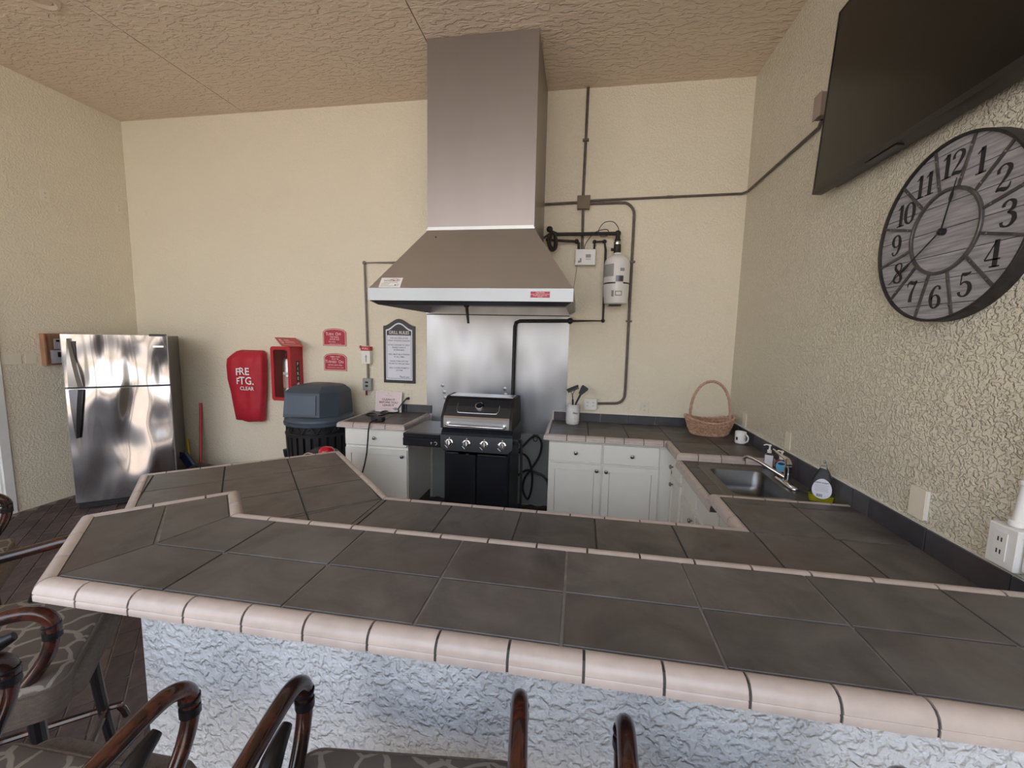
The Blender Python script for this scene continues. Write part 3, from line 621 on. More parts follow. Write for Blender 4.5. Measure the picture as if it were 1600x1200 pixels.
# ================================================================== GAS GRILL
gr = thing('gas_grill', 'black and stainless gas grill with closed lid and four burner knobs', 'grill', (-.82, 3.5, 0))
obj('cart', MB().box(-1.095, -1.075, 3.30, 3.80, .06, .80).box(-.555, -.535, 3.30, 3.80, .06, .80).box(-1.075, -.555, 3.79, 3.80, .06, .80).box(-1.095, -.535, 3.28, 3.82, .04, .07), 'black', gr, smooth=False)
for k, (x0, x1) in enumerate(((-1.085, -.818), (-.812, -.545))):
    dd = obj('door', MB().box(x0, x1, 3.275, 3.297, .085, .745, bev=.004), 'black', gr, smooth=False)
for q in ((-1.06, -.965, .752, .762), (-.90, -.875, .748, .758), (-.80, -.56, .750, .757)): obj('latch', MB().box(q[0], q[1], 3.262, 3.275, q[2], q[3]), 'grey_dark', gr, smooth=False)
obj('firebox', MB().prism([(3.262, .79), (3.80, .79), (3.80, .955), (3.30, .955), (3.27, .93)], -1.115, -.515, M=Matrix(((0, 0, 1, 0), (1, 0, 0, 0), (0, 1, 0, 0), (0, 0, 0, 1)))), 'black', gr, smooth=False)
Mp = frame((-.815, 3.257, .845), (1, 0, 0), (0, .16, 1))
cp = obj('control_panel', MB().prism([(-.305, .06), (.305, .06), (.305, -.03), (.27, -.066), (-.27, -.066), (-.30, -.03)], -.012, .006, M=Mp), 'black', gr, smooth=False)
for k, kx in enumerate((-.225, -.077, .072, .222)):
    kn = obj('burner_knob', MB().lathe([(.031, .006), (.031, .011), (.024, .013), (.022, .034), (.018, .037)], M=shift(Mp, kx, 0, 0), seg=20).box(-.005, .005, -.024, .024, .030, .042, M=shift(Mp, kx, 0, 0) @ Matrix.Rotation(.15, 4, 'Z')), 'chrome', cp)
    obj('pointer', MB().box(-.004, .004, -.02, .02, .0425, .0435, M=shift(Mp, kx, 0, 0) @ Matrix.Rotation(.15, 4, 'Z')), 'black', kn, smooth=False)
    obj('dial_print', MB().lathe([(.004, .0062), (.004, .0068)], M=shift(Mp, kx, .040, 0), seg=8).lathe([(.003, .0062), (.003, .0068)], M=shift(Mp, kx-.036, .010, 0), seg=8).box(-.016, .016, -.002, .002, .0062, .0068, M=shift(Mp, kx-.024, -.034, 0) @ Matrix.Rotation(-.75, 4, 'Z')), 'print_white', cp, smooth=False)
sh = obj('side_shelf', MB().box(-1.455, -1.122, 3.27, 3.80, .862, .900, bev=.006).box(-1.455, -1.122, 3.266, 3.29, .792, .8615, bev=.004), 'black', gr, smooth=False)
obj('shelf_plate', MB().box(-1.44, -1.135, 3.30, 3.79, .8995, .9035, bev=.001), 'grey_dark', sh, smooth=False)
obj('igniter_print', MB().box(-.014, -.010, -.009, .009, 0, .0008, M=BACK(-1.19, 3.2655, .826)).tube([BACK(-1.165, 3.265, .826) @ Vector((.014*math.cos(a), .012*math.sin(a), 0)) for a in [2.4-.5*i for i in range(9)]], .002, 5).box(-.018, -.004, -.002, .002, 0, .0008, M=BACK(-1.19, 3.2655, .832)), 'print_white', sh, smooth=False)
# lid profile in (y,z)
MX = Matrix(((0, 0, 1, 0), (1, 0, 0, 0), (0, 1, 0, 0), (0, 0, 0, 1)))
lidp = [(3.302, .957), (3.295, .965), (3.297, 1.045), (3.305, 1.056), (3.32, 1.07), (3.375, 1.135), (3.44, 1.187), (3.475, 1.200), (3.66, 1.205), (3.74, 1.18), (3.78, 1.10), (3.785, .957)]
lid = obj('lid', MB().prism(lidp, -1.105, -.545, M=MX), 'black', gr, smooth=False)
obj('lid_end', MB().prism([(3.300, .957), (3.290, .965), (3.292, 1.05), (3.37, 1.143), (3.44, 1.196), (3.475, 1.208), (3.66, 1.212), (3.75, 1.19), (3.79, 1.10), (3.795, .957)], -1.127, -1.1052, M=MX), 'black_rough', lid, smooth=False)
obj('lid_end', MB().prism([(3.300, .957), (3.290, .965), (3.292, 1.05), (3.37, 1.143), (3.44, 1.196), (3.475, 1.208), (3.66, 1.212), (3.75, 1.19), (3.79, 1.10), (3.795, .957)], -.5448, -.523, M=MX), 'black_rough', lid, smooth=False)
obj('front_plate', MB().box(-1.104, -.546, 3.2905, 3.2945, .966, 1.046).add([(-1.104, 3.291, 1.046), (-.546, 3.291, 1.046), (-.546, 3.303, 1.062), (-1.104, 3.303, 1.062)], [(0, 1, 2, 3)]), 'steel_plate', lid, smooth=False)
fp = Vector((3.375-3.32, 1.135-1.07)).normalized()
Ms = frame((-.825, 3.343, 1.100), (1, 0, 0), (0, 3.43-3.32, 1.18-1.07))
obj('upper_plate', MB().add([(-1.104, 3.306, 1.0625), (-.546, 3.306, 1.0625), (-.546, 3.372, 1.1375), (-1.104, 3.372, 1.1375), (-.546, 3.438, 1.190), (-1.104, 3.438, 1.190)], [(0, 1, 2, 3), (3, 2, 4, 5)]), 'grey_dark', lid, smooth=False)
obj('top_plate', MB().box(-1.104, -.546, 3.478, 3.655, 1.2055, 1.209), 'steel_plate', lid, smooth=False)
pressed = [(-.18, .07), (-.18, .0), (-.165, -.022), (-.14, -.03), (.14, -.03), (.165, -.02), (.18, .0), (.18, .055)]
obj('pressed_line', MB().tube([Ms @ Vector((a, b+.01, .006)) for a, b in pressed], .0022, 6, smooth=3), 'steel_plate', lid)
tm = obj('thermometer', MB().lathe([(.036, .0), (.036, .014), (.031, .016), (.030, .013), (.001, .013)], M=shift(Ms, .01, .052, .005), seg=24), 'chrome', lid)
obj('dial', MB().lathe([(.022, .0135), (.001, .0145)], M=shift(Ms, .01, .052, .005), seg=20), 'black', tm)
obj('handle', MB().tube([(-1.065, 3.292, .998), (-1.06, 3.262, .996), (-1.03, 3.245, .994), (-.62, 3.245, .990), (-.59, 3.262, .992), (-.585, 3.292, .994)], .0105, 12, smooth=4), 'chrome', lid)
obj('handle_mount', MB().lathe([(.017, 0), (.015, .012)], M=BACK(-1.065, 3.291, .998), seg=14).lathe([(.017, 0), (.015, .012)], M=BACK(-.585, 3.291, .994), seg=14), 'chrome', lid)
obj('side_rail', MB().tube([(-.475, 3.36, .86), (-.452, 3.36, .84), (-.445, 3.36, .40), (-.455, 3.36, .20), (-.53, 3.36, .17)], .011, 8, smooth=3).box(-.5345, -.47, 3.33, 3.39, .84, .87), 'black_plastic', gr)
for k in range(4):
    cx_, cy_ = (-1.06, -.57)[k % 2], (3.34, 3.74)[k // 2]
    obj('caster', MB().lathe([(.02, -.014), (.028, -.010), (.028, .010), (.02, .014)], M=Matrix.Translation((cx_, cy_, .028)) @ Matrix.Rotation(math.pi/2, 4, 'Y'), seg=14).box(cx_-.008, cx_+.008, cy_-.008, cy_+.008, .045, .06), 'black_plastic', gr)
def hose(name, label, pts, r, m='black_plastic', cat='hose', **k):
    mb = MB().tube(pts, r, 8, smooth=6); return obj(name, mb, m, None, label=label, cat=cat, **k)
hose('gas_hose', 'long black gas hose looped down behind the right side of grill', [(-.56, 3.84, .64), (-.52, 3.93, .66), (-.44, 3.98, .745), (-.38, 3.985, .765), (-.335, 3.985, .70), (-.35, 3.98, .58), (-.42, 3.97, .45), (-.49, 3.96, .34), (-.505, 3.96, .22), (-.455, 3.955, .13), (-.42, 3.955, .24), (-.418, 3.95, .41), (-.465, 3.94, .56), (-.55, 3.90, .62)], .011)
hose('tie_hose', 'short black hose running from hose bundle towards cabinet foot', [(-.545, 3.90, .39), (-.48, 4.0, .41), (-.41, 4.0, .40), (-.36, 3.99, .39), (-.30, 3.99, .36), (-.255, 3.98, .28), (-.25, 3.97, .012)], .012)
hk = thing('wall_ring', 'small dark ring hook on steel sheet beside the grill hose', 'hook', (-.42, 4.13, .73))
obj('ring', MB().tube([(-.41+.022*math.cos(a), 4.118, .705+.026*math.sin(a)) for a in [i*math.pi/6 for i in range(12)]], .004, 6, closed=True), 'black_rough', hk)
obj('mount', MB().box(-.435, -.385, 4.112, 4.1425, .728, .748), 'black_rough', hk, smooth=False)

# ================================================================== PIPES, CONDUITS, SUPPRESSION SYSTEM
yb = ROOM_B-.016
def pipe(name, label, pts, r=.0125, m='conduit', cat='conduit', elbows=(), smooth=0, straps=()):
    t = thing(name, label, cat, pts[0], 0, 'conduits and gas pipes on the walls')
    obj('pipe', MB().tube(pts, r, 10, smooth=smooth), m, t)
    for e in elbows: obj('elbow', MB().sphere(e, r*1.75, 12), m, t)
    for s_ in straps: obj('strap', MB().box(s_[0]-.028, s_[0]+.028, ROOM_B-.032, ROOM_B-.0005, s_[2]-.008, s_[2]+.008), m, t, smooth=False)
    return t
pipe('electrical_conduit', 'vertical painted conduit from the ceiling down to brown junction box', [(-.021, yb, ROOM_H-.001), (-.028, yb, 3.052)], straps=[(-.024, 0, 3.55)])
pipe('electrical_conduit', 'short horizontal conduit from junction box to the hood duct', [(-.079, yb, 2.998), (-.386, yb, 2.99)])
pipe('electrical_conduit', 'long thin conduit from junction box along back and right walls to television', [(.038, yb, 3.012), (1.36, yb, 3.034), (ROOM_R-.030, yb-.016, 3.036), (ROOM_R-.016, yb-.05, 3.037), (ROOM_R-.016, 2.98, 3.046), (ROOM_R-.016, 2.95, 3.076)], r=.0105, straps=[(.75, 0, 3.024)])
pts = [(.038, yb, 2.985), (.30, yb, 2.986)]+[(.33+.115*math.sin(a), yb, 2.872+.115*math.cos(a)) for a in [i*math.pi/12 for i in range(1, 7)]]+[(.446, yb, 2.6), (.448, yb, 1.24)]+[(.353+.095*math.cos(a), yb, 1.20-.095*math.sin(a)) for a in [i*math.pi/12 for i in range(1, 7)]]+[(.19, yb, 1.096)]
pipe('electrical_conduit', 'bent conduit dropping from junction box past white cylinder to countertop outlet', pts, r=.0125, straps=[(.447, 0, 2.45), (.448, 0, 1.9)])
pipe('electrical_conduit', 'vertical conduit from junction box down to white release box', [(-.024, yb, 2.93), (-.018, yb, 2.575)], straps=[])
jb = thing('junction_box', 'square brown electrical junction box where the conduits meet', 'junction box', (-.02, ROOM_B, 2.99))
obj('box', MB().box(-.078, .037, ROOM_B-.05, ROOM_B-.0005, 2.932, 3.048), 'box_brown', jb, smooth=False)
obj('cover', MB().box(-.080, .039, ROOM_B-.056, ROOM_B-.0502, 2.930, 3.050, bev=.002), 'box_brown', jb, smooth=False)
pipe('gas_pipe', 'grey conduit with elbow from hood edge down to left pull station', [(-1.80, yb-.006, 2.458), (-2.243, yb-.006, 2.458), (-2.225, yb-.006, 1.60)], r=.0115, m='conduit_l', elbows=[(-2.243, yb-.006, 2.456)])
pipe('gas_pipe', 'short grey conduit between white pull station and small grey box', [(-2.225, yb-.006, 1.41), (-2.224, yb-.006, 1.256)], r=.0115, m='conduit_l')
# white pull station and grey box
ps = thing('pull_station', 'small white pull box with red top on grey conduit', 'pull station', (-2.226, ROOM_B, 1.5))
obj('box', MB().box(-2.275, -2.178, ROOM_B-.06, ROOM_B-.0005, 1.412, 1.548), 'white', ps, smooth=False)
obj('red_top', MB().box(-2.280, -2.178, ROOM_B-.063, ROOM_B-.0005, 1.549, 1.592).box(-2.295, -2.28, ROOM_B-.06, ROOM_B-.04, 1.572, 1.600), 'red', ps, smooth=False)
text([('PULL', .018, 0, .062, 1.3)], ps, 'print_white', BACK(-2.228, ROOM_B-.0635, 1.508))
obj('label_print', MB().box(-.006, .006, -.045, .028, 0, .001, M=BACK(-2.222, ROOM_B-.0605, 1.475)).box(-.014, .014, .008, .011, 0, .001, M=BACK(-2.222, ROOM_B-.0605, 1.475)), 'print_grey', ps, smooth=False)
gb = thing('release_box', 'small grey metal box with dangling red tab above pink sign', 'electrical box', (-2.224, ROOM_B, 1.19))
obj('box', MB().box(-2.272, -2.178, ROOM_B-.05, ROOM_B-.0005, 1.125, 1.254, bev=.003), 'tape', gb, smooth=False)
obj('switch', MB().box(-2.238, -2.21, ROOM_B-.058, ROOM_B-.05, 1.165, 1.185).box(-2.242, -2.208, ROOM_B-.0535, ROOM_B-.05, 1.205, 1.222), 'black_plastic', gb, smooth=False)
obj('tab', MB().box(-2.238, -2.222, ROOM_B-.055, ROOM_B-.04, 1.075, 1.124), 'dark_red', gb, smooth=False)
# white release unit
wb = thing('release_unit', 'flat white square control box beneath the junction box', 'control box', (.015, ROOM_B, 2.5))
obj('box', MB().box(-.078, .108, ROOM_B-.085, ROOM_B-.0005, 2.413, 2.557, bev=.003), 'white_paint', wb, smooth=False)
obj('label_print', MB().box(-.002, .045, .005, .035, 0, .0008, M=BACK(0.02, ROOM_B-.0855, 2.475)).box(-.055, -.04, -.038, .0, 0, .0008, M=BACK(0.02, ROOM_B-.0855, 2.475)).box(-.072, -.055, -.042, -.022, 0, .0008, M=BACK(0.02, ROOM_B-.0855, 2.475)), 'print_grey', wb, smooth=False)
obj('label_lines', MB().box(0, .045, -.006, -.003, 0, .0008, M=BACK(0.02, ROOM_B-.0855, 2.475)).box(0, .045, -.014, -.011, 0, .0008, M=BACK(0.02, ROOM_B-.0855, 2.475)), 'print_grey', wb, smooth=False)
# black gas lines
pipe('gas_pipe', 'thick black horizontal pipe from hood canopy to top of the white cylinder', [(-.33, 4.03, 2.735), (-.30, 4.045, 2.71), (-.25, 4.05, 2.692), (.30, 4.05, 2.690)], r=.017, m='black_rough', cat='pipe', elbows=[(-.325, 4.035, 2.735), (.30, 4.05, 2.69)])
pipe('gas_pipe', 'short black pipe from canopy elbow into white control box', [(-.36, 4.05, 2.645), (-.22, 4.06, 2.636), (-.075, 4.09, 2.634), (-.052, 4.095, 2.62), (-.05, 4.095, 2.559)], r=.013, m='black_rough', cat='pipe', elbows=[(-.072, 4.09, 2.634)])
hose('coiled_cable', 'bundle of coiled black hose hanging at the right edge of hood', [(-.31, 4.0, 2.70), (-.335, 3.98, 2.62), (-.30, 3.97, 2.53), (-.255, 3.98, 2.56), (-.262, 4.0, 2.66), (-.30, 4.01, 2.69), (-.315, 3.99, 2.60), (-.28, 3.97, 2.545), (-.27, 4.0, 2.62), (-.295, 4.03, 2.70), (-.38, 4.03, 2.655)], .0115, 'black_rough', 'hose')
pipe('gas_pipe', 'black pipe loop from white control box down and back to the steel sheet', [(.094, 4.10, 2.558), (.095, 4.10, 2.63), (.186, 4.10, 2.634), (.200, 4.10, 2.55), (.205, 4.11, 1.90), (-.11, 4.115, 1.893)], r=.011, m='black_rough', cat='pipe', elbows=[(.095, 4.10, 2.63), (.187, 4.10, 2.632), (.205, 4.11, 1.90)])
pipe('gas_pipe', 'thick black pipe crossing the steel sheet and dropping behind the grill lid', [(-.105, 4.10, 1.893), (-.60, 4.10, 1.884), (-.635, 4.10, 1.868), (-.645, 4.10, 1.83), (-.655, 4.10, .80)], r=.017, m='black_rough', cat='pipe', elbows=[(-.105, 4.10, 1.893)])
hose('trip_wire', 'thin looping black wire between control box and cylinder head', [(.0, 4.07, 2.56), (.02, 4.06, 2.62), (.10, 4.02, 2.70), (.20, 4.02, 2.72), (.21, 4.02, 2.67), (.15, 4.02, 2.66), (.125, 4.02, 2.71), (.17, 4.02, 2.78), (.25, 4.03, 2.79), (.30, 4.04, 2.74), (.304, 4.045, 2.70)], .0035, 'black', 'wire')
obj('pull_cord', MB().tube([(-.06, 4.11, 2.412), (-.072, 4.09, 2.30), (-.085, 4.05, 2.18), (-.09, 4.02, 2.10)], .0025, 8, smooth=6), 'conduit_l', wb)
cy = thing('suppression_cylinder', 'white fire suppression cylinder with grey label strapped to the wall', 'cylinder', (.306, 4.025, 2.04))
def Lc(mb, dx=0): return mb
prof = [(.085, 2.048), (.104, 2.056), (.1065, 2.085), (.1085, 2.105), (.112, 2.12), (.1145, 2.18), (.1155, 2.25), (.1155, 2.40), (.110, 2.435), (.092, 2.465), (.060, 2.488), (.036, 2.497), (.034, 2.51)]
obj('tank', MB().lathe(prof, (.306, 4.025, 0), 36), 'white_paint', cy, ang=60)
obj('valve', MB().lathe([(.030, 2.51), (.032, 2.515), (.032, 2.60), (.028, 2.605), (.028, 2.63), (.022, 2.64), (.02, 2.675)], (.300, 4.03, 0), 16).lathe([(.014, 0), (.014, .03)], M=Matrix.Translation((.272, 4.01, 2.54)) @ Matrix.Rotation(-math.pi/2, 4, 'Y'), seg=10), 'black_rough', cy)
obj('valve_collar', MB().lathe([(.0335, 2.586), (.0345, 2.59), (.0345, 2.608), (.0335, 2.612)], (.300, 4.03, 0), 18), 'chrome', cy)
def wrap(c, r, a0, a1, z0, z1, n=10):
    mb = MB(); vs = []; fs = []
    for i in range(n+1):
        a = math.radians(a0+(a1-a0)*i/n); vs += [(c[0]+r*math.cos(a), c[1]+r*math.sin(a), z0), (c[0]+r*math.cos(a), c[1]+r*math.sin(a), z1), (c[0]+(r-.0008)*math.cos(a), c[1]+(r-.0008)*math.sin(a), z1), (c[0]+(r-.0008)*math.cos(a), c[1]+(r-.0008)*math.sin(a), z0)]
        if i: b = 4*(i-1); fs += [(b, b+4, b+5, b+1), (b+1, b+5, b+6, b+2), (b+3, b+2, b+6, b+7), (b, b+3, b+7, b+4)]
    fs += [(0, 1, 2, 3), tuple(reversed(range(4*n, 4*n+4)))]
    return mb.add(vs, fs)
obj('label', wrap((.306, 4.025), .1165, 185, 252, 2.29, 2.40), 'tape', cy)
obj('small_plate', wrap((.306, 4.025), .1180, 262, 296, 2.243, 2.295), 'grey_dark', cy)
obj('strap', wrap((.306, 4.025), .1172, 178, 262, 2.226, 2.238).add([], []), 'black', cy)
obj('strap', wrap((.306, 4.025), .1172, 296, 362, 2.226, 2.238), 'black', cy)
obj('print_patch', wrap((.306, 4.025), .1163, 262, 292, 2.118, 2.160), 'print_grey', cy)
obj('print_patch', wrap((.306, 4.025), .1168, 266, 288, 2.126, 2.152), 'white_paint', cy)
obj('print_patch', wrap((.306, 4.025), .1160, 246, 256, 2.11, 2.165), 'print_grey', cy)
obj('print_patch', wrap((.306, 4.025), .1172, 280, 300, 2.335, 2.362), 'print_grey', cy)
obj('bracket', MB().box(.27, .34, 4.138, ROOM_B-.0005, 2.07, 2.30).box(.28, .33, 4.12, 4.14, 2.2, 2.25), 'black_rough', cy, smooth=False)
obj('foot', MB().box(.25, .36, 4.0, 4.13, 2.038, 2.047), 'black_rough', cy, smooth=False)

# ================================================================== SIGNS
def arched(w_, h_, dip, n=12):
    """outline with a raised ogee top, origin at centre"""
    pts = [(-w_/2, -h_/2), (w_/2, -h_/2), (w_/2, h_/2-dip)]
    for i in range(n+1):
        x = w_/2*(1-2*i/n)*.98; t = abs(x)/(w_/2); pts.append((x, h_/2-dip+dip*(.5+.5*math.cos(math.pi*min(1, t*1.0)))))
    pts.append((-w_/2, h_/2-dip)); return pts
gs = thing('grill_rules_sign', 'black-framed white GRILL RULES sign with arched top left of the grill', 'sign', (-1.872, ROOM_B, 1.55))
obj('board', MB().prism(arched(.350, .672, .075), .0005, .014, M=BACK(-1.872, ROOM_B, 1.552)), 'black_plastic', gs, smooth=False)
obj('white_border', MB().prism(arched(.292, .600, .072), .0145, .0155, M=BACK(-1.872, ROOM_B, 1.547)), 'sign_white', gs, smooth=False)
obj('title_panel', MB().prism([(-.135, .175), (.135, .175)]+[p for p in arched(.27, .575, .07) if p[1] > .20], .016, .0168, M=BACK(-1.872, ROOM_B, 1.545)), 'black_plastic', gs, smooth=False)
fr_ = MB()
for a in ((-.135, .135, .170, .173), (-.135, .135, -.283, -.280), (-.135, -.132, -.28, .17), (.132, .135, -.28, .17)): fr_.box(a[0], a[1], a[2], a[3], .016, .0166, M=BACK(-1.872, ROOM_B, 1.545))
obj('inner_line', fr_, 'print', gs, smooth=False)
text([('GRILL RULES', .034, 0, .200, .86)], gs, 'print_white', BACK(-1.872, ROOM_B-.0170, 1.545), bold=.012)
rl = ['THIS GAS GRILL IS FOR', 'YOUR COOKING PLEASURE', None, 'IF YOU CHOOSE TO USE IT', 'PLEASE CLEAN IT', 'AFTERWARDS', None, 'GRILL MUST BE ATTENDED', 'AT ALL TIMES', None, 'PLEASE TURN OFF THE', 'VALVES TO THE GAS GRILL', None, 'GRILL CLOSES PROMPTLY', 'AT 9 PM']
zz = .142; L_ = []
for q in rl:
    if q is None: zz -= .019; continue
    L_.append((q, .0145, 0, zz, .98)); zz -= .0262
text(L_, gs, 'print', BACK(-1.872, ROOM_B-.0162, 1.545), bold=.012)
Mth = BACK(-1.815, ROOM_B-.0162, 1.282); Mth = Mth @ Matrix(((1, .35, 0, 0), (0, 1, 0, 0), (0, 0, 1, 0), (0, 0, 0, 1)))
text([('Thank you', .019, 0, .0)], gs, 'print', Mth, bold=.01)
def redsign(x, z, w_, h_, lines, label):
    t = thing('notice_sign', label, 'sign', (x, ROOM_B, z), 0, 'red notice signs on the back wall')
    def ol(w2, h2, ch):
        pts = [(-w2, -h2), (w2, -h2), (w2, h2-ch), (w2-ch*.75, h2-ch*.35)]
        for i in range(1, 6): xx = (w2-ch*.75)*(1-2*i/6); pts.append((xx, h2-ch*.35+ch*.35*(1-(xx/(w2-ch*.75))**2)))
        return pts+[(-(w2-ch*.75), h2-ch*.35), (-w2, h2-ch)]
    obj('plate', MB().prism(ol(w_/2, h_/2, .04), .0005, .006, M=BACK(x, ROOM_B, z)), 'red_sign', t, smooth=False)
    a = ol(w_/2-.005, h_/2-.005, .038); b = ol(w_/2-.013, h_/2-.013, .034); n = len(a); Mx = BACK(x, ROOM_B, z); vs = [Mx @ Vector((p[0], p[1], .0066)) for p in a+b]
    obj('border', MB().add(vs, [(i, (i+1) % n, n+(i+1) % n, n+i) for i in range(n)]), 'pinkish', t, smooth=False)
    text(lines, t, 'print_pink', BACK(x, ROOM_B-.0068, z), bold=.02)
redsign(-2.612, 1.682, .272, .188, [('T', .034, -.090, .033, .9), ('URN', .027, -.045, .030, .95), ('O', .034, .028, .033, .9), ('FF', .027, .062, .030, .95), ('THE GRILL', .017, 0, .001), ('AFTER USE', .017, 0, -.024), ('The Valve', .015, -.03, -.050), ('PLEASE CLOSE THE GAS COCK', .008, .01, -.073, .9)], 'upper red wall sign reading TURN OFF the grill')
redsign(-2.610, 1.415, .268, .190, [('TIMER THAT', .016, 0, .055), ('MUST BE', .015, 0, .031), ('T', .034, -.105, .002, .9), ('URNED', .025, -.038, 0, .95), ('O', .034, .055, .002, .9), ('N', .025, .086, 0, .95), ('BEFORE USING GRILL', .014, 0, -.034, .9), ('Exhaust fan must be running to operate', .010, 0, -.060, .85)], 'lower red wall sign reading TURNED ON')
cs = thing('clean_sign', 'pale pink CLEAN IT BEFORE YOU LEAVE IT sign leaning on wall behind counter', 'sign', (-1.975, 4.10, ZC))
Mc = frame((-1.975, 4.085, ZC+.106), (1, 0, 0), (0, .12, 1))
obj('board', MB().box(-.146, .146, -.105, .108, -.012, 0, M=Mc), 'pinksign', cs, smooth=False)
obj('pale_edge', MB().box(-.146, -.134, -.105, .108, .0004, .001, M=Mc).box(.134, .146, -.105, .108, .0004, .001, M=Mc).box(-.134, .134, -.105, -.093, .0004, .001, M=Mc), 'white', cs, smooth=False)
text([('CLEAN IT', .0205, 0, .024, 1.2), ('BEFORE YOU', .0205, .0, -.006, 1.25), ('LEAVE IT', .0205, 0, -.036, 1.2)], cs, 'print_maroon', shift(Mc, 0, 0, .0006), bold=.03)
text([('T', .016, 0, .086), ('S U I T E S', .010, 0, .068), ('THANK YOU FROM MANAGEMENT', .006, -.03, -.072)], cs, 'print_grey', shift(Mc, 0, 0, .0006))
obj('emblem', MB().lathe([(.022, .0006), (.001, .0012)], M=shift(Mc, .085, -.070, 0), seg=16, sx=1.1, sy=.7).prism([(-.012, 0), (.004, .007), (.004, -.007)], .0006, .0012, M=shift(Mc, .055, -.068, 0)), 'print_grey', cs, smooth=False)

# ================================================================== FIRE EXTINGUISHER CABINET, COVER
fx0, fx1, fy, fz0, fz1 = -3.222, -3.0, 3.962, 1.005, 1.567
fc = thing('extinguisher_cabinet', 'red plastic wall cabinet with clear front window holding a fire extinguisher', 'cabinet', (-3.11, ROOM_B, 1.0))
obj('shell', MB().box(fx0, fx0+.012, fy, WB, fz0, fz1).box(fx1-.012, fx1, fy, WB, fz0, fz1).box(fx0+.012, fx1-.012, fy, WB, fz1-.012, fz1).box(fx0+.012, fx1-.012, fy, WB, fz0, fz0+.012).box(fx0+.012, fx1-.012, WB-.01, WB, fz0+.012, fz1-.012), 'red', fc, smooth=False)
def ringframe(x0, x1, z0, z1, r, wd, y0, y1):
    o = [(p[0], p[1]) for p in rrect(x0, x1, z0, z1, r, 0)]; i_ = [(p[0], p[1]) for p in rrect(x0+wd, x1-wd, z0+wd, z1-wd, r*.7, 0)]
    n = len(o); vs = [(p[0], y0, p[1]) for p in o]+[(p[0], y0, p[1]) for p in i_]+[(p[0], y1, p[1]) for p in o]+[(p[0], y1, p[1]) for p in i_]
    fs = []
    for k in range(n): l = (k+1) % n; fs += [(k, l, n+l, n+k), (2*n+k, 3*n+k, 3*n+l, 2*n+l), (k, 2*n+k, 2*n+l, l), (n+k, n+l, 3*n+l, 3*n+k)]
    return MB().add(vs, fs)
fd = obj('door_frame', ringframe(fx0-.008, fx1+.004, fz0-.008, fz1+.006, .03, .034, fy-.022, fy-.0005), 'red', fc)
obj('window', MB().box(fx0+.024, fx1-.028, fy-.013, fy-.010, fz0+.024, fz1-.026), 'glass', fd, smooth=False)
for k, ch in enumerate('FIRE'): text([(ch, .034, 0, 0)], fc, 'print_white', frame((fx1+.0008, 4.055, 1.385-.052*k), (0, 1, 0), (0, 0, 1)), bold=.03)
obj('side_label', MB().box(fx1+.0002, fx1+.0006, 4.03, 4.085, 1.19, 1.42), 'black_plastic', fc, smooth=False)
obj('flame_mark', MB().prism([(-.016, -.02), (.016, -.02), (.020, 0), (.006, .026), (-.004, .006), (-.012, .018), (-.018, 0)], .0007, .0012, M=frame((fx1, 4.055, 1.165), (0, 1, 0), (0, 0, 1))), 'print_white', fc, smooth=False)
fe = thing('fire_extinguisher', 'silver fire extinguisher inside the red wall cabinet', 'fire extinguisher', (-3.10, 4.05, fz0+.012))
obj('tank', MB().lathe([(.05, fz0+.013), (.062, fz0+.02), (.063, 1.40), (.05, 1.44), (.02, 1.46), (.018, 1.48)], (-3.105, 4.06, 0), 24), 'steel', fe)
obj('handle', MB().box(-3.125, -3.02, 4.04, 4.065, 1.482, 1.492).box(-3.125, -3.03, 4.04, 4.065, 1.507, 1.517).box(-3.13, -3.105, 4.04, 4.065, 1.48, 1.517), 'black_plastic', fe, smooth=False)
obj('tank_label', wrap((-3.105, 4.06), .0642, 235, 330, 1.13, 1.25), 'pinkish', fe)
obj('tag', wrap((-3.105, 4.06), .0642, 235, 330, 1.27, 1.30), 'white', fe)
# slanting red sign above
fs_ = thing('extinguisher_sign', 'slanting red FIRE EXTINGUISHER sign projecting over the red wall cabinet', 'sign', (-3.1, ROOM_B, 1.6))
q0, q1, q2, q3 = Vector((-3.335, 4.142, 1.662)), Vector((-3.075, 4.142, 1.660)), Vector((-2.838, 3.935, 1.573)), Vector((-3.085, 3.935, 1.577))
nrm = (q1-q0).cross(q3-q0).normalized(); 
if nrm.z < 0: nrm = -nrm
obj('panel', MB().add([q0, q1, q2, q3, q0+nrm*.004, q1+nrm*.004, q2+nrm*.004, q3+nrm*.004], [(3, 2, 1, 0), (4, 5, 6, 7), (0, 1, 5, 4), (1, 2, 6, 5), (2, 3, 7, 6), (3, 0, 4, 7)]), 'red', fs_, smooth=False)
Xs = (q2-q3).normalized(); Ys = (q0-q3).normalized()
def par(u_, v_, h=.0046): return q3+(q2-q3)*u_+(q0-q3)*v_+nrm*h
def parbox(u0, u1, v0, v1): return [par(u0, v0), par(u1, v0), par(u1, v1), par(u0, v1)]
mbp = MB()
for a in ((.35, .78, .66, .74), (.35, .85, .5, .55), (.35, .8, .36, .40), (.12, .9, .14, .17)): mbp.add(parbox(*a), [(0, 1, 2, 3)])
mbp.add(parbox(.12, .24, .3, .8), [(0, 1, 2, 3)])
obj('print', mbp, 'print_pink', fs_, smooth=False)
mbp = MB(); mbp.add([par(.15, .38, .005), par(.20, .38, .005), par(.20, .66, .005), par(.15, .66, .005)], [(0, 1, 2, 3)]); obj('pictogram', mbp, 'red', fs_, smooth=False)
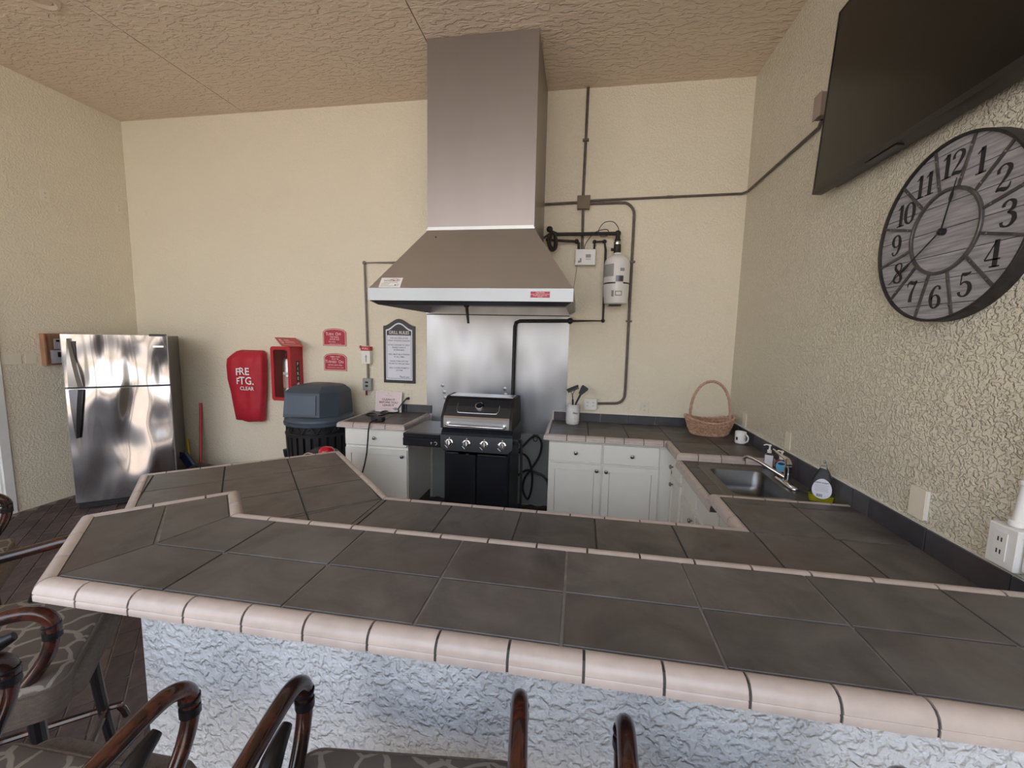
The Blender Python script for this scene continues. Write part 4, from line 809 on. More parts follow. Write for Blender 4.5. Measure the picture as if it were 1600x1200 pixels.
# red draped cover
cv = thing('extinguisher_cover', 'red vinyl cover with white FIRE EXTG CLEAR lettering hanging on the wall', 'cover', (-3.63, ROOM_B, .72))
rings = []; nseg = 40
for z, xa, xb, dp in ((.725, -3.775, -3.462, .10), (.74, -3.785, -3.458, .13), (.90, -3.805, -3.440, .135), (1.05, -3.832, -3.420, .14), (1.2, -3.855, -3.408, .15), (1.35, -3.862, -3.402, .15), (1.42, -3.850, -3.400, .145), (1.47, -3.800, -3.412, .125), (1.497, -3.755, -3.43, .10), (1.508, -3.72, -3.46, .06)):
    r_ = []
    for k in range(nseg):
        a = 2*math.pi*k/nseg; cx_ = (xa+xb)/2; cxr = (xb-xa)/2
        ca, sa = math.cos(a), math.sin(a); ex = .62
        px = cx_+cxr*math.copysign(abs(ca)**ex, ca); py_ = ROOM_B-.006-dp/2+dp/2*math.copysign(abs(sa)**ex, sa)
        wv = .010*math.sin(px*34+z*5)*max(0, -sa)+.006*math.sin(px*71-z*9)*max(0, -sa)
        if z < 1.0: wv += .012*math.sin(px*22+1)*max(0, -sa)
        zz = z+(.008*math.sin(px*30) if z < .8 else 0)
        r_.append((px, min(py_+wv, ROOM_B-.003), zz+(.010*math.sin(px*25) if z > 1.45 else 0)))
    rings.append(r_)
cvm = loft(rings, cap0=True, cap1=True)
obj('cloth', cvm, 'red_cloth', cv, ang=80)
yT = ROOM_B-.168
text([('F', .078, -.115, .055, 1), ('RE', .080, -.035, .062, 1.05), ('F', .070, -.115, -.045, .9), ('TG.', .085, -.010, -.040, 1.0), ('CLEAR', .040, -.010, -.122, 1.05)], cv, 'print_white', BACK(-3.555, yT, 1.225), bold=.02)

# ================================================================== TRASH CAN
tx, ty = -2.535, 3.74
tcn = thing('trash_can', 'black ribbed outdoor trash can with slate-blue dome lid by the back wall', 'trash can', (tx, ty, 0))
obj('liner', MB().lathe([(.255, .03), (.265, .05), (.285, .845), (.26, .85)], (tx, ty, 0), 36), 'black_plastic', tcn)
for k in range(28):
    a = 2*math.pi*k/28; Mx = Matrix.Translation((tx, ty, 0)) @ Matrix.Rotation(a, 4, 'Z')
    obj('slat', MB().add([Mx @ Vector(p) for p in [(.262, -.021, .02), (.287, -.021, .02), (.287, .021, .02), (.262, .021, .02), (.288, -.023, .745), (.312, -.023, .745), (.312, .023, .745), (.288, .023, .745)]], [(0, 3, 2, 1), (4, 5, 6, 7), (0, 1, 5, 4), (1, 2, 6, 5), (2, 3, 7, 6), (3, 0, 4, 7)]), 'black_plastic', tcn, smooth=False)
obj('ring', MB().lathe([(.288, .745), (.316, .745), (.318, .765), (.308, .775), (.289, .778)], (tx, ty, 0), 40), 'black_plastic', tcn)
obj('ring', MB().lathe([(.262, .0), (.292, .0), (.294, .02), (.262, .03)], (tx, ty, 0), 40), 'black_plastic', tcn)
sw = MB()
for k in range(14):
    a0 = 2*math.pi*k/14
    P_ = [(tx+(.303)*math.cos(a0+b), ty+.303*math.sin(a0+b), .81+.03*math.sin(c_)) for b, c_ in [(j*.06, j*1.2) for j in range(7)]]
    sw.tube(P_, .006, 6, smooth=2)
obj('scrollwork', sw, 'black_plastic', tcn)
lid_ = obj('lid_ring', MB().lathe([(.30, .848), (.326, .848), (.328, .872), (.318, .878), (.322, .885), (.318, .905), (.300, .925), (.282, .932), (.26, .934)], (tx, ty, 0), 48), 'can_lid', tcn, ang=25)
# octagonal-ish dome with a flat front; lid is turned a little towards the viewer's left
Ml = Matrix.Translation((tx, ty, 0)) @ Matrix.Rotation(math.radians(3), 4, 'Z')
def domering(hw, dfr, dbk, ch, z):
    return [Ml @ Vector(p) for p in [(-hw+ch*.3, -dfr, z), (hw*.55, -dfr, z), (hw, -dfr+ch*2.2, z), (hw, dbk-ch, z), (hw-ch, dbk, z), (-hw+ch, dbk, z), (-hw, dbk-ch, z), (-hw, -dfr+ch*.5, z)]]
obj('dome', loft([domering(.250, .245, .25, .07, .925), domering(.238, .222, .24, .07, 1.155), domering(.228, .208, .23, .07, 1.175), domering(.20, .15, .19, .07, 1.213), domering(.10, .07, .09, .04, 1.232)], cap1=True), 'can_lid', tcn, smooth=True, ang=22)
flm = MB(); a_ = [(-.212, -.2435, .955), (.10, -.2435, .955), (.10, -.2255, 1.135), (-.205, -.2255, 1.135)]
flm.add([Ml @ Vector(p) for p in a_]+[Ml @ Vector((p[0], p[1]-.007, p[2])) for p in a_], [(3, 2, 1, 0), (4, 5, 6, 7), (0, 1, 5, 4), (1, 2, 6, 5), (2, 3, 7, 6), (3, 0, 4, 7)])
obj('push_flap', flm, 'can_flap', tcn, smooth=False)

# red and black canister appliance hiding behind the counter tip
ap = thing('canister_vacuum', 'black round-topped appliance with glossy red cap and chrome wire, before the trash can', 'appliance', (-2.055, 3.08, 0))
obj('body', MB().lathe([(.16, .0), (.17, .02), (.165, .64), (.15, .70), (.12, .745), (.07, .775), (.001, .785)], (-2.075, 3.08, 0), 32), 'black_plastic', ap, ang=50)
obj('red_cap', MB().lathe([(.058, .715), (.062, .745), (.055, .785), (.038, .808), (.001, .818)], (-1.995, 3.01, 0), 24, sx=1.1), 'red_gloss', ap, ang=60)
obj('wire_bail', MB().tube([(-2.185, 2.98, .66), (-2.18, 2.97, .72), (-2.145, 2.96, .757), (-2.09, 2.95, .765), (-2.06, 2.95, .74)], .006, 8, smooth=5), 'chrome', ap)
st_ = thing('tool_handle', 'thin pole with black grip standing left of trash can', 'handle', (-2.98, 3.82, 0))
obj('pole', MB().tube([(-2.98, 3.82, .0), (-2.98, 3.80, .42)], .009, 8), 'white', st_)
obj('grip', MB().tube([(-2.98, 3.80, .42), (-2.98, 3.80, .45), (-2.98, 3.80, .51), (-2.98, 3.80, .515)], [.013, .021, .030, .026], 12), 'black_plastic', st_)

# ================================================================== REFRIGERATOR (placed diagonally in the corner), local coords: front on y=0, x 0..w
fw, fdp, fh = .752, .70, 1.665
fg = thing('refrigerator', 'dented stainless top-freezer refrigerator standing diagonally in the left corner', 'refrigerator', (-4.638, 3.070, 0), math.radians(39.8))
obj('body', MB().box(.004, fw-.004, .062, fdp, .03, fh-.012), 'fridge_side', fg, smooth=False)
def doorpart(z0, z1):
    prof = []
    for i in range(13): x = fw*i/12; prof.append((x, .012-.012*math.sin(math.pi*i/12)**.6 if 0 < i < 12 else .014))
    poly = prof+[(fw, .058), (0, .058)]
    d = obj('door', MB().prism(poly, z0, z1), 'steel_fridge', fg, ang=25)
    obj('door_edge', MB().box(-.002, .0, .012, .058, z0+.002, z1-.002).box(fw, fw+.003, .016, .058, z0+.002, z1-.002).box(0, fw, .014, .058, z1-.0015, z1+.0015), 'fridge_edge', d, smooth=False)
    return d
d1 = doorpart(1.178, fh-.002); d2 = doorpart(.072, 1.160)
def fhandle(dz, z0, z1, flip, m):
    mb = MB(); k = 10; vs = []
    for i in range(k+1):
        t = i/k; z = z0+(z1-z0)*t; s = t if flip else 1-t      # s: 0 narrow end, 1 wide end near the gap
        x0 = .030+.018*(1-s); x1 = .070+.055*s; yo = -.012-.020*math.sin(math.pi*min(1, t*.9+.05))
        vs += [(x0, .004, z), (x0, yo, z), (x1*.75, yo-.008, z), (x1, yo+.006, z), (x1, .004, z)]
    fs = [tuple(range(5)), tuple(reversed(range(k*5, k*5+5)))]
    for i in range(k):
        for j in range(5): l = (j+1) % 5; fs.append((i*5+j, i*5+l, i*5+5+l, i*5+5+j))
    return obj('handle', mb.add(vs, fs), m, dz, ang=30)
fhandle(d1, 1.182, 1.625, False, 'steel'); 
fhandle(d2, .70, 1.155, True, 'grey_dark')
obj('grip_recess', MB().box(.072, .098, -.0065, .004, 1.20, 1.60), 'black_plastic', d1, smooth=False)
obj('hinge_cover', MB().box(fw-.13, fw-.01, .0, .09, fh-.010, fh+.012), 'black_plastic', fg, smooth=False)
obj('badge', MB().box(fw-.105, fw-.025, -.006, .004, 1.548, 1.562), 'steel_plate', d1, smooth=False)
obj('kick_grille', MB().box(.01, fw-.01, .03, .06, .008, .068).box(.02, fw-.02, .02, .03, .02, .03).box(.02, fw-.02, .02, .03, .045, .052), 'black_plastic', fg, smooth=False)
obj('gasket', MB().box(.006, fw-.006, .048, .0615, .08, fh-.02), 'black_plastic', fg, smooth=False)
for k in range(4): obj('foot', MB().lathe([(.018, 0), (.018, .03)], ((.06, fw-.06)[k % 2], (.12, fdp-.06)[k // 2], 0), 10), 'black_plastic', fg)
# things beside refrigerator
br = thing('broom', 'red broom handle leaning on back wall right of the refrigerator', 'broom', (-4.18, 3.93, 0))
obj('handle', MB().tube([(-4.185, 3.95, .10), (-4.315, 4.128, .885)], .0145, 10), 'red', br)
obj('brush', MB().box(-4.29, -4.08, 3.90, 3.955, .02, .12, bev=.01), 'dark_red', br, smooth=False)
obj('bristles', MB().box(-4.28, -4.09, 3.905, 3.95, 0.0, .03), 'black_rough', br, smooth=False)
yl = thing('floor_squeegee', 'yellow plastic pole leaning by the refrigerator side', 'pole', (-4.27, 3.92, 0))
obj('pole', MB().tube([(-4.20, 3.86, .02), (-4.50, 4.10, .46)], .011, 8), 'yellow', yl)
obj('foot', MB().box(-4.27, -4.13, 3.83, 3.885, .0, .045), 'yellow', yl, smooth=False)
dp = thing('dustpan', 'dark navy upright dustpan beside the red broom', 'dustpan', (-4.13, 3.80, 0))
Md = Matrix.Translation((-4.15, 3.80, .27)) @ Matrix.Rotation(math.radians(-38), 4, 'Y')
obj('pan', MB().box(-.055, .055, -.02, .02, -.14, .14, M=Md, bev=.012), 'navy', dp, smooth=False)
obj('grip', MB().tube([Md @ Vector((0, 0, .14)), Md @ Vector((-.02, 0, .165)), Md @ Vector((-.045, 0, .150))], .012, 8), 'navy', dp)
obj('base', MB().box(-4.13, -4.05, 3.78, 3.86, 0, .19, bev=.01), 'navy', dp, smooth=False)
bk = thing('mop_bucket', 'dark grey rounded bucket on floor near the broom', 'bucket', (-3.93, 3.70, 0))
obj('shell', MB().lathe([(.10, 0), (.13, .02), (.165, .20), (.165, .225), (.14, .27), (.08, .31), (.001, .32)], (-3.90, 3.68, 0), 28), 'black_plastic', bk, ang=60)
obj('rim', MB().lathe([(.166, .195), (.172, .2), (.172, .222), (.166, .228)], (-3.90, 3.68, 0), 28), 'grey_dark', bk)

# ================================================================== TELEVISION
tv = thing('television', 'large black flat television mounted high on the right wall', 'television', (1.33, 1.93, 2.58))
MTV = frame((1.306, 1.93, 2.590), (0, -1, 0), (.045, 0, .97))       # x along -y, y up (slightly tilted), z towards the room
tw, th_ = .856, .97
obj('cabinet', MB().box(-tw+.02, tw-.02, .015, th_-.01, -.055, -.001, M=MTV).box(-tw+.10, tw-.10, .01, .45, -.075, -.055, M=MTV), 'tv_frame', tv, smooth=False)
obj('screen', MB().box(-tw+.008, tw-.008, .030, th_-.006, -.001, .0035, M=MTV), 'screen', tv, smooth=False)
obj('bezel', MB().box(-tw, tw, 0, .0285, -.045, .007, M=MTV).box(-tw, -tw+.0078, .0285, th_, -.045, .006, M=MTV).box(tw-.0078, tw, .0285, th_, -.045, .006, M=MTV).box(-tw+.0078, tw-.0078, th_-.0055, th_, -.045, .006, M=MTV), 'tv_frame', tv, smooth=False)
obj('sensor', MB().box(-.40, -.20, -.006, -.0005, -.03, .002, M=MTV, bev=.002), 'black', tv, smooth=False)
obj('wall_mount', MB().box(1.37, ROOM_R-.0005, 1.70, 2.16, 2.80, 3.20), 'black_plastic', tv, smooth=False)
tb = thing('outlet_box', 'small brown surface outlet box on right wall at left edge of television', 'electrical box', (ROOM_R, 3.02, 3.15))
obj('box', MB().box(ROOM_R-.05, ROOM_R-.0005, 2.905, 2.985, 3.085, 3.215, bev=.004), 'tb_brown', tb, smooth=False)
obj('plate', MB().box(ROOM_R-.054, ROOM_R-.0502, 2.90, 2.99, 3.080, 3.220, bev=.002), 'tb_brown', tb, smooth=False)

# ================================================================== CLOCK
ck = thing('wall_clock', 'large round grey plank wall clock with dark iron frame below the television', 'clock', (ROOM_R, 1.905, 2.168))
MC = RIGHT(1.366, 1.905, 2.168); RC = .337
pw = .096
for k in range(-4, 4):
    ya, yb2 = k*pw+.0013+.012, (k+1)*pw-.0013+.012; ya = max(ya, -RC+.004); yb2 = min(yb2, RC-.004)
    if yb2-ya < .005: continue
    right_, left_ = [], []
    for i in range(9):
        y_ = ya+(yb2-ya)*i/8; x_ = math.sqrt(max(1e-6, (RC-.003)**2-y_*y_)); right_.append((x_, y_)); left_.append((-x_, y_))
    obj('plank', MB().prism(left_[::-1][::-1] and (right_+left_[::-1]), -.012, 0, M=MC), 'plank', ck, smooth=False)
def ringmb(r0, r1, z0, z1, M_, n=64):
    return MB().lathe([(r0, z0), (r0, z1-.002), (r0+.002, z1), (r1-.002, z1), (r1, z1-.002), (r1, z0), (r0, z0)], M=M_, seg=n)
def ring_(name, r0, r1, z0, z1, m='clock_iron'):
    mb = MB(); n = 64; prof = [(r0, z0), (r0, z1-.002), (r0+.002, z1), (r1-.002, z1), (r1, z1-.002), (r1, z0)]; vs = []
    for r, z in prof:
        for k in range(n): a = 2*math.pi*k/n; vs.append(MC @ Vector((r*math.cos(a), r*math.sin(a), z)))
    fs = []
    for i in range(6):
        j = (i+1) % 6
        for k in range(n): l = (k+1) % n; fs.append((i*n+k, i*n+l, j*n+l, j*n+k))
    return obj(name, mb.add(vs, fs), m, ck)
ring_('rim', RC-.004, RC+.006, -.040, .012, 'black_rough')
ring_('inner_ring', .150, .162, -.001, .010)
for k in range(12):
    a = math.radians(75-30*k); Mx = MC @ Matrix.Rotation(a, 4, 'Z')
    d = obj('divider', MB().box(.158, RC-.002, -.0052, .0052, .0005, .006, M=Mx), 'clock_iron', ck, smooth=False)
    obj('rivet', MB().sphere(Mx @ Vector((.19, 0, .006)), .0042, 8).sphere(Mx @ Vector((.295, 0, .006)), .0042, 8), 'knob', d)
ST = {
 '1': [[(.3, 0, .15), (.3, .5, .15), (.3, 1, .15)], [(.10, .02, .05), (.5, .02, .05)], [(.10, .80, .04), (.2, .88, .07), (.3, .97, .07)]],
 '2': [[(.10, .68, .10), (.09, .80, .10), (.16, .92, .06), (.3, .965, .05), (.45, .87, .12), (.46, .70, .15), (.34, .46, .10), (.16, .22, .05), (.08, .07, .04)], [(.07, .05, .05), (.2, .10, .12), (.38, .05, .13), (.49, .10, .07), (.54, .27, .03)]],
 '3': [[(.11, .75, .11), (.13, .87, .09), (.28, .965, .05), (.44, .86, .12), (.43, .66, .13), (.26, .54, .04)], [(.26, .54, .04), (.46, .44, .12), (.50, .24, .15), (.40, .07, .09), (.26, .03, .05), (.12, .10, .08), (.10, .22, .11)]],
 '4': [[(.4, 0, .15), (.4, .5, .15), (.4, 1, .15)], [(.38, .98, .04), (.2, .62, .04), (.03, .30, .05)], [(.03, .29, .05), (.57, .29, .05)], [(.22, .02, .05), (.57, .02, .05)]],
 '5': [[(.14, .93, .05), (.13, .7, .04), (.12, .50, .04)], [(.13, .95, .05), (.26, .90, .13), (.40, .92, .08), (.48, .98, .03)], [(.12, .50, .05), (.26, .60, .06), (.44, .52, .12), (.50, .32, .15), (.42, .10, .10), (.26, .03, .05), (.12, .10, .08), (.09, .22, .11)]],
 '6': [[(.46, .80, .10), (.44, .92, .07), (.32, .965, .05), (.18, .84, .10), (.10, .6, .14), (.10, .35, .15), (.17, .10, .09), (.30, .03, .05), (.44, .12, .11), (.49, .30, .14), (.43, .50, .10), (.30, .58, .05), (.18, .52, .05), (.12, .38, .05)]],
 '7': [[(.06, .72, .03), (.08, .88, .07), (.2, .93, .13), (.36, .88, .13), (.52, .97, .05)], [(.52, .96, .05), (.38, .68, .07), (.28, .38, .12), (.25, .02, .17)]],
 '8': [[(.30, .965, .05), (.14, .88, .10), (.13, .72, .13), (.28, .54, .11), (.44, .36, .13), (.48, .20, .14), (.40, .06, .08), (.28, .03, .05), (.12, .10, .09), (.09, .25, .10), (.20, .46, .06), (.40, .62, .05), (.45, .78, .08), (.42, .91, .07), (.30, .965, .05)]],
 '0': [[(.30, .97, .05), (.16, .88, .10), (.09, .65, .15), (.09, .35, .15), (.16, .12, .10), (.30, .03, .05), (.44, .12, .10), (.51, .35, .15), (.51, .65, .15), (.44, .88, .10), (.30, .97, .05)]],
}
ST['9'] = [[(.6-a, 1-b, c_) for a, b, c_ in ST['6'][0]]]
def glyph(mb, ch, M_, ox, h):
    for st in ST[ch]:
        P = [Vector((a, b, 0)) for a, b, c_ in st]; R_ = [c_*1.2 for a, b, c_ in st]
        P, R_ = catmull(P, R_, 5)
        vs = []
        for i, p in enumerate(P):
            t = (P[min(i+1, len(P)-1)]-P[max(i-1, 0)]).normalized(); n = Vector((-t.y, t.x, 0))
            for s in (1, -1): q = p+n*R_[i]/2*s; vs.append(M_ @ Vector((ox+q.x*h*1.15, q.y*h-h/2, .0012)))
        mb.add(vs, [(2*i, 2*i+1, 2*i+3, 2*i+2) for i in range(len(P)-1)])
for n_ in range(1, 13):
    a = math.radians(90-30*n_); c2 = (.247*math.cos(a), .247*math.sin(a)); s_ = str(n_); h = .090
    wd = {1: .6, 2: 1.05}[len(s_)]*h*1.15; mb = MB()
    Mx = MC @ Matrix.Translation((c2[0], c2[1], 0))
    for i, ch in enumerate(s_): glyph(mb, ch, Mx, -wd/2+i*.46*h*1.15, h)
    obj('numeral', mb, 'numeral', ck, smooth=False)
def hand(name, tip, wid, z):
    t = Vector((tip[0], tip[1])); L = t.length; d = t/L; n = Vector((-d.y, d.x)); P = [(0, wid), (.55, wid*.8), (.62, wid*2.4), (.70, wid*2.4), (.78, wid*.8), (1, wid*.3)]
    poly = [d*L*a+n*b for a, b in P]+[d*L*a-n*b for a, b in reversed(P)]
    obj(name, MB().prism([tuple(p) for p in poly], z, z+.002, M=MC), 'black', ck, smooth=False)
hand('hour_hand', (.042, .185), .0030, .012); hand('minute_hand', (-.240, -.172), .0030, .015)
obj('hub', MB().lathe([(.013, .0005), (.013, .018), (.008, .021), (.001, .022)], M=MC, seg=20), 'black', ck)
obj('backing', MB().box(-.12, .12, -.12, .12, -.0415, -.0125, M=MC), 'clock_iron', ck, smooth=False)

# ================================================================== WALL PLATES AND OUTLETS
def outlet(name, label, Mx, w_=.072, h_=.116, m='ivory', kind='duplex', cat='outlet', group=None):
    loc = Mx.translation; t = thing(name, label, cat, tuple(loc), 0, group or 'outlets and wall plates')
    obj('plate', MB().box(-w_/2, w_/2, -h_/2, h_/2, .0005, .006, M=Mx, bev=.002), m, t, smooth=False)
    if kind == 'duplex':
        for s in (-1, 1):
            r_ = obj('socket', MB().box(-.016, .016, s*.021-.013, s*.021+.013, .006, .0078, M=Mx, bev=.0006), m, t, smooth=False)
            obj('slot', MB().box(-.007, -.0045, s*.021-.003, s*.021+.006, .0079, .0083, M=Mx).box(.0045, .007, s*.021-.003, s*.021+.006, .0079, .0083, M=Mx).box(-.002, .002, s*.021-.010, s*.021-.006, .0079, .0083, M=Mx), 'print', r_, smooth=False)
    elif kind == 'switch':
        obj('rocker', MB().box(-.016, .016, -.032, .032, .006, .0085, M=Mx, bev=.001), m, t, smooth=False)
    return t
outlet('wall_outlet', 'cream wall outlet on back wall between utensil crock and basket', BACK(.640, ROOM_B, 1.070), m='ivory')
outlet('wall_outlet', 'cream outlet with black plug beside the pink sign', BACK(-1.776, ROOM_B, 1.078), .080, .14, m='ivory')
ob = outlet('surface_outlet', 'white surface-mounted twin outlet box at the lower end of bent conduit', BACK(.120, ROOM_B-.045, 1.090), .122, .112, 'white', None)
obj('box', MB().box(.062, .178, ROOM_B-.0455, ROOM_B-.0005, 1.036, 1.144), 'white', ob, smooth=False)
for dx in (-.028, .028):
    r_ = obj('socket', MB().box(dx-.017, dx+.017, -.034, .034, .006, .008, M=BACK(.120, ROOM_B-.045, 1.090), bev=.001), 'white', ob, smooth=False)
    obj('slot', MB().box(dx-.006, dx-.003, .012, .022, .0081, .0085, M=BACK(.120, ROOM_B-.045, 1.090)).box(dx+.004, dx+.007, .012, .022, .0081, .0085, M=BACK(.120, ROOM_B-.045, 1.090)).box(dx-.006, dx-.003, -.02, -.010, .0081, .0085, M=BACK(.120, ROOM_B-.045, 1.090)).box(dx+.004, dx+.007, -.02, -.010, .0081, .0085, M=BACK(.120, ROOM_B-.045, 1.090)), 'print', r_, smooth=False)
outlet('blank_plate', 'narrow painted wall plate on right wall just above the white mug', RIGHT(ROOM_R, 3.762, 1.07), .075, .118, 'almond', None, 'wall plate')
outlet('blank_plate', 'painted wall plate on right wall above the faucet', RIGHT(ROOM_R, 3.008, 1.075), .075, .118, 'almond', None, 'wall plate')
bp = outlet('blank_plate', 'plain wall plate standing proud on right wall above bare backsplash', RIGHT(ROOM_R-.012, 1.895, 1.090), .082, .125, 'almond', None, 'wall plate')
obj('box', MB().box(ROOM_R-.0118, ROOM_R-.0005, 1.856, 1.934, 1.030, 1.150), 'white', bp, smooth=False)
outlet('wall_outlet', 'leftmost painted outlet high on left wall', LEFT(ROOM_L, 3.39, 2.978), .075, .12, 'almond')
outlet('wall_outlet', 'painted outlet high on left wall nearest the corner', LEFT(ROOM_L, 4.045, 3.052), .075, .115, 'almond')
outlet('wall_plate', 'small blank painted plate high on back wall near left corner', BACK(-4.90, ROOM_B, 3.02), .03, .06, 'almond', None, 'wall plate')
for i, (y_, nm) in enumerate(((3.155, 'nearest the brown literature holder'), (3.045, 'middle one of the row of three'), (2.975, 'closest to the white door frame'))):
    outlet('blank_plate', 'blank painted plate on the left wall, '+nm, LEFT(ROOM_L, y_, 1.425+.002*i), .085 if i < 2 else .05, .10, 'almond', None, 'wall plate')
# weatherproof outlet box and white pipe at right edge
wp = thing('outdoor_outlet', 'white surface outlet box at far right above the counter corner', 'outlet', (ROOM_R, 1.50, 1.1))
obj('box', MB().box(ROOM_R-.058, ROOM_R-.0005, 1.452, 1.546, 1.035, 1.168, bev=.003), 'white_paint', wp, smooth=False)
Mo = RIGHT(ROOM_R-.0585, 1.502, 1.102)
obj('insert', MB().box(-.022, .022, -.045, .045, 0, .003, M=Mo, bev=.0008), 'white', wp, smooth=False)
obj('slot', MB().box(-.007, -.003, .014, .028, .003, .0036, M=Mo).box(.004, .008, .014, .028, .003, .0036, M=Mo).box(-.007, -.003, -.026, -.012, .003, .0036, M=Mo).box(.004, .008, -.026, -.012, .003, .0036, M=Mo), 'print', wp, smooth=False)
pp = thing('white_pipe', 'white painted vertical pipe rising from the outlet box at right edge', 'pipe', (ROOM_R, 1.5, 1.17))
obj('pipe', MB().tube([(ROOM_R-.024, 1.497, 1.169), (ROOM_R-.020, 1.470, 1.50), (ROOM_R-.018, 1.440, 1.90)], .016, 14), 'white_paint', pp)
obj('collar', MB().lathe([(.019, 1.170), (.022, 1.174), (.022, 1.186), (.018, 1.19)], (ROOM_R-.024, 1.496, 0), 16).lathe([(.017, 1.305), (.020, 1.309), (.020, 1.318), (.017, 1.322)], (ROOM_R-.0225, 1.485, 0), 16), 'white_paint', pp)
wb2 = thing('white_cover_box', 'white cover box against right wall right of the outdoor outlet', 'electrical box', (ROOM_R, 1.41, 1.1))
obj('box', MB().box(ROOM_R-.045, ROOM_R-.0005, 1.36, 1.447, 1.045, 1.175, bev=.004), 'white', wb2, smooth=False)

# brown literature holder on left wall
lh = thing('literature_holder', 'tan board holder with clear front on left wall beside refrigerator', 'holder', (ROOM_L, 3.32, 1.36))
obj('back_board', MB().box(ROOM_L+.0005, ROOM_L+.012, 3.235, 3.50, 1.352, 1.662), 'wood_box', lh, smooth=False)
obj('side', MB().box(ROOM_L+.012, ROOM_L+.055, 3.235, 3.247, 1.352, 1.662).box(ROOM_L+.012, ROOM_L+.055, 3.247, 3.50, 1.352, 1.366), 'wood_box', lh, smooth=False)
obj('clear_front', MB().box(ROOM_L+.0555, ROOM_L+.0585, 3.28, 3.50, 1.36, 1.68), 'glass', lh, smooth=False)
obj('papers', MB().box(ROOM_L+.016, ROOM_L+.040, 3.30, 3.49, 1.37, 1.50).box(ROOM_L+.016, ROOM_L+.034, 3.33, 3.49, 1.51, 1.61), 'sign_white', lh, smooth=False)
obj('print', MB().box(ROOM_L+.0402, ROOM_L+.041, 3.34, 3.40, 1.43, 1.48).box(ROOM_L+.0342, ROOM_L+.035, 3.34, 3.40, 1.58, 1.60), 'print', lh, smooth=False)
# ceiling light
cl = thing('recessed_light', 'round recessed ceiling light with pale trim ring at top left', 'ceiling light', (-3.80, 2.58, ROOM_H))
obj('trim_ring', MB().lathe([(.060, ROOM_H-.0005), (.064, ROOM_H-.022), (.082, ROOM_H-.030), (.098, ROOM_H-.016), (.102, ROOM_H-.0005)], (-3.80, 2.60, 0), 36), 'ring', cl)
obj('lens', MB().lathe([(.001, ROOM_H-.0165), (.052, ROOM_H-.0155), (.057, ROOM_H-.0142)], (-3.80, 2.60, 0), 28), 'ring', cl)

# ================================================================== COUNTERTOP OBJECTS
# utensil crock
kr = thing('utensil_crock', 'white ceramic crock with script lettering holding two black grill tools', 'crock', (-.045, 3.985, ZC))
obj('pot', MB().lathe([(.055, ZC+.0005), (.062, ZC+.008), (.064, ZC+.07), (.064, ZC+.15), (.062, ZC+.172), (.067, ZC+.178), (.067, ZC+.190), (.058, ZC+.192), (.055, ZC+.15), (.055, ZC+.012), (.001, ZC+.011)], (-.045, 3.985, 0), 32), 'white_paint', kr, ang=50)
obj('bands', MB().lathe([(.0645, ZC+.03), (.0655, ZC+.033), (.0645, ZC+.036)], (-.045, 3.985, 0), 32).lathe([(.0645, ZC+.045), (.0655, ZC+.048), (.0645, ZC+.051)], (-.045, 3.985, 0), 32).lathe([(.0645, ZC+.060), (.0655, ZC+.063), (.0645, ZC+.066)], (-.045, 3.985, 0), 32), 'white', kr)
scr = [(.00, .105, 0), (.008, .125, 0), (.012, .108, 0), (.018, .122, 0), (.022, .106, 0), (.030, .118, 0), (.034, .104, 0), (.042, .114, 0), (.050, .106, 0)]
obj('script_lettering', MB().tube([(-.045+.0655*math.sin((q[0]+.002)/.0655), 3.985-.0655*math.cos((q[0]+.002)/.0655), ZC+q[1]) for q in scr], .0016, 6, smooth=4), 'print', kr)
g1 = thing('grill_brush', 'black wide-headed grill brush standing in white crock', 'grill brush', (-.05, 3.985, ZC+.02))
obj('handle', MB().tube([(-.048, 3.995, ZC+.02), (-.047, 3.99, ZC+.20), (-.050, 3.985, ZC+.235)], .009, 8).tube([(-.050, 3.985, ZC+.235), (-.054, 3.98, ZC+.29)], .005, 6).tube([(-.054, 3.98, ZC+.28), (-.078, 3.97, ZC+.325)], .003, 6).tube([(-.054, 3.98, ZC+.28), (-.030, 3.97, ZC+.335)], .003, 6), 'black_plastic', g1)
Mb = Matrix.Translation((-.053, 3.965, ZC+.345)) @ Matrix.Rotation(math.radians(-24), 4, 'Y')
obj('head', MB().box(-.058, .058, -.015, .02, -.006, .014, M=Mb, bev=.004), 'black_plastic', g1, smooth=False)
hb = MB()
for i in range(11): hb.box(-.054+i*.010, -.047+i*.010, -.018, .012, -.024, -.006, M=Mb)
obj('bristles', hb, 'black_rough', g1, smooth=False, kind='stuff')
g2 = thing('spatula', 'black angled spatula brush leaning right in white crock', 'spatula', (-.02, 3.985, ZC+.02))
obj('handle', MB().tube([(-.060, 3.99, ZC+.02), (-.018, 3.985, ZC+.20), (.022, 3.975, ZC+.29)], [.008, .009, .010], 8), 'black_plastic', g2)
M2 = Matrix.Translation((.040, 3.965, ZC+.330)) @ Matrix.Rotation(math.radians(32), 4, 'Y')
obj('blade', MB().prism([(-.016, -.045), (.016, -.045), (.040, .03), (.034, .045), (-.026, .045), (-.032, .03)], -.006, .006, M=M2 @ Matrix.Rotation(math.pi/2, 4, 'X')), 'black_plastic', g2, smooth=False)
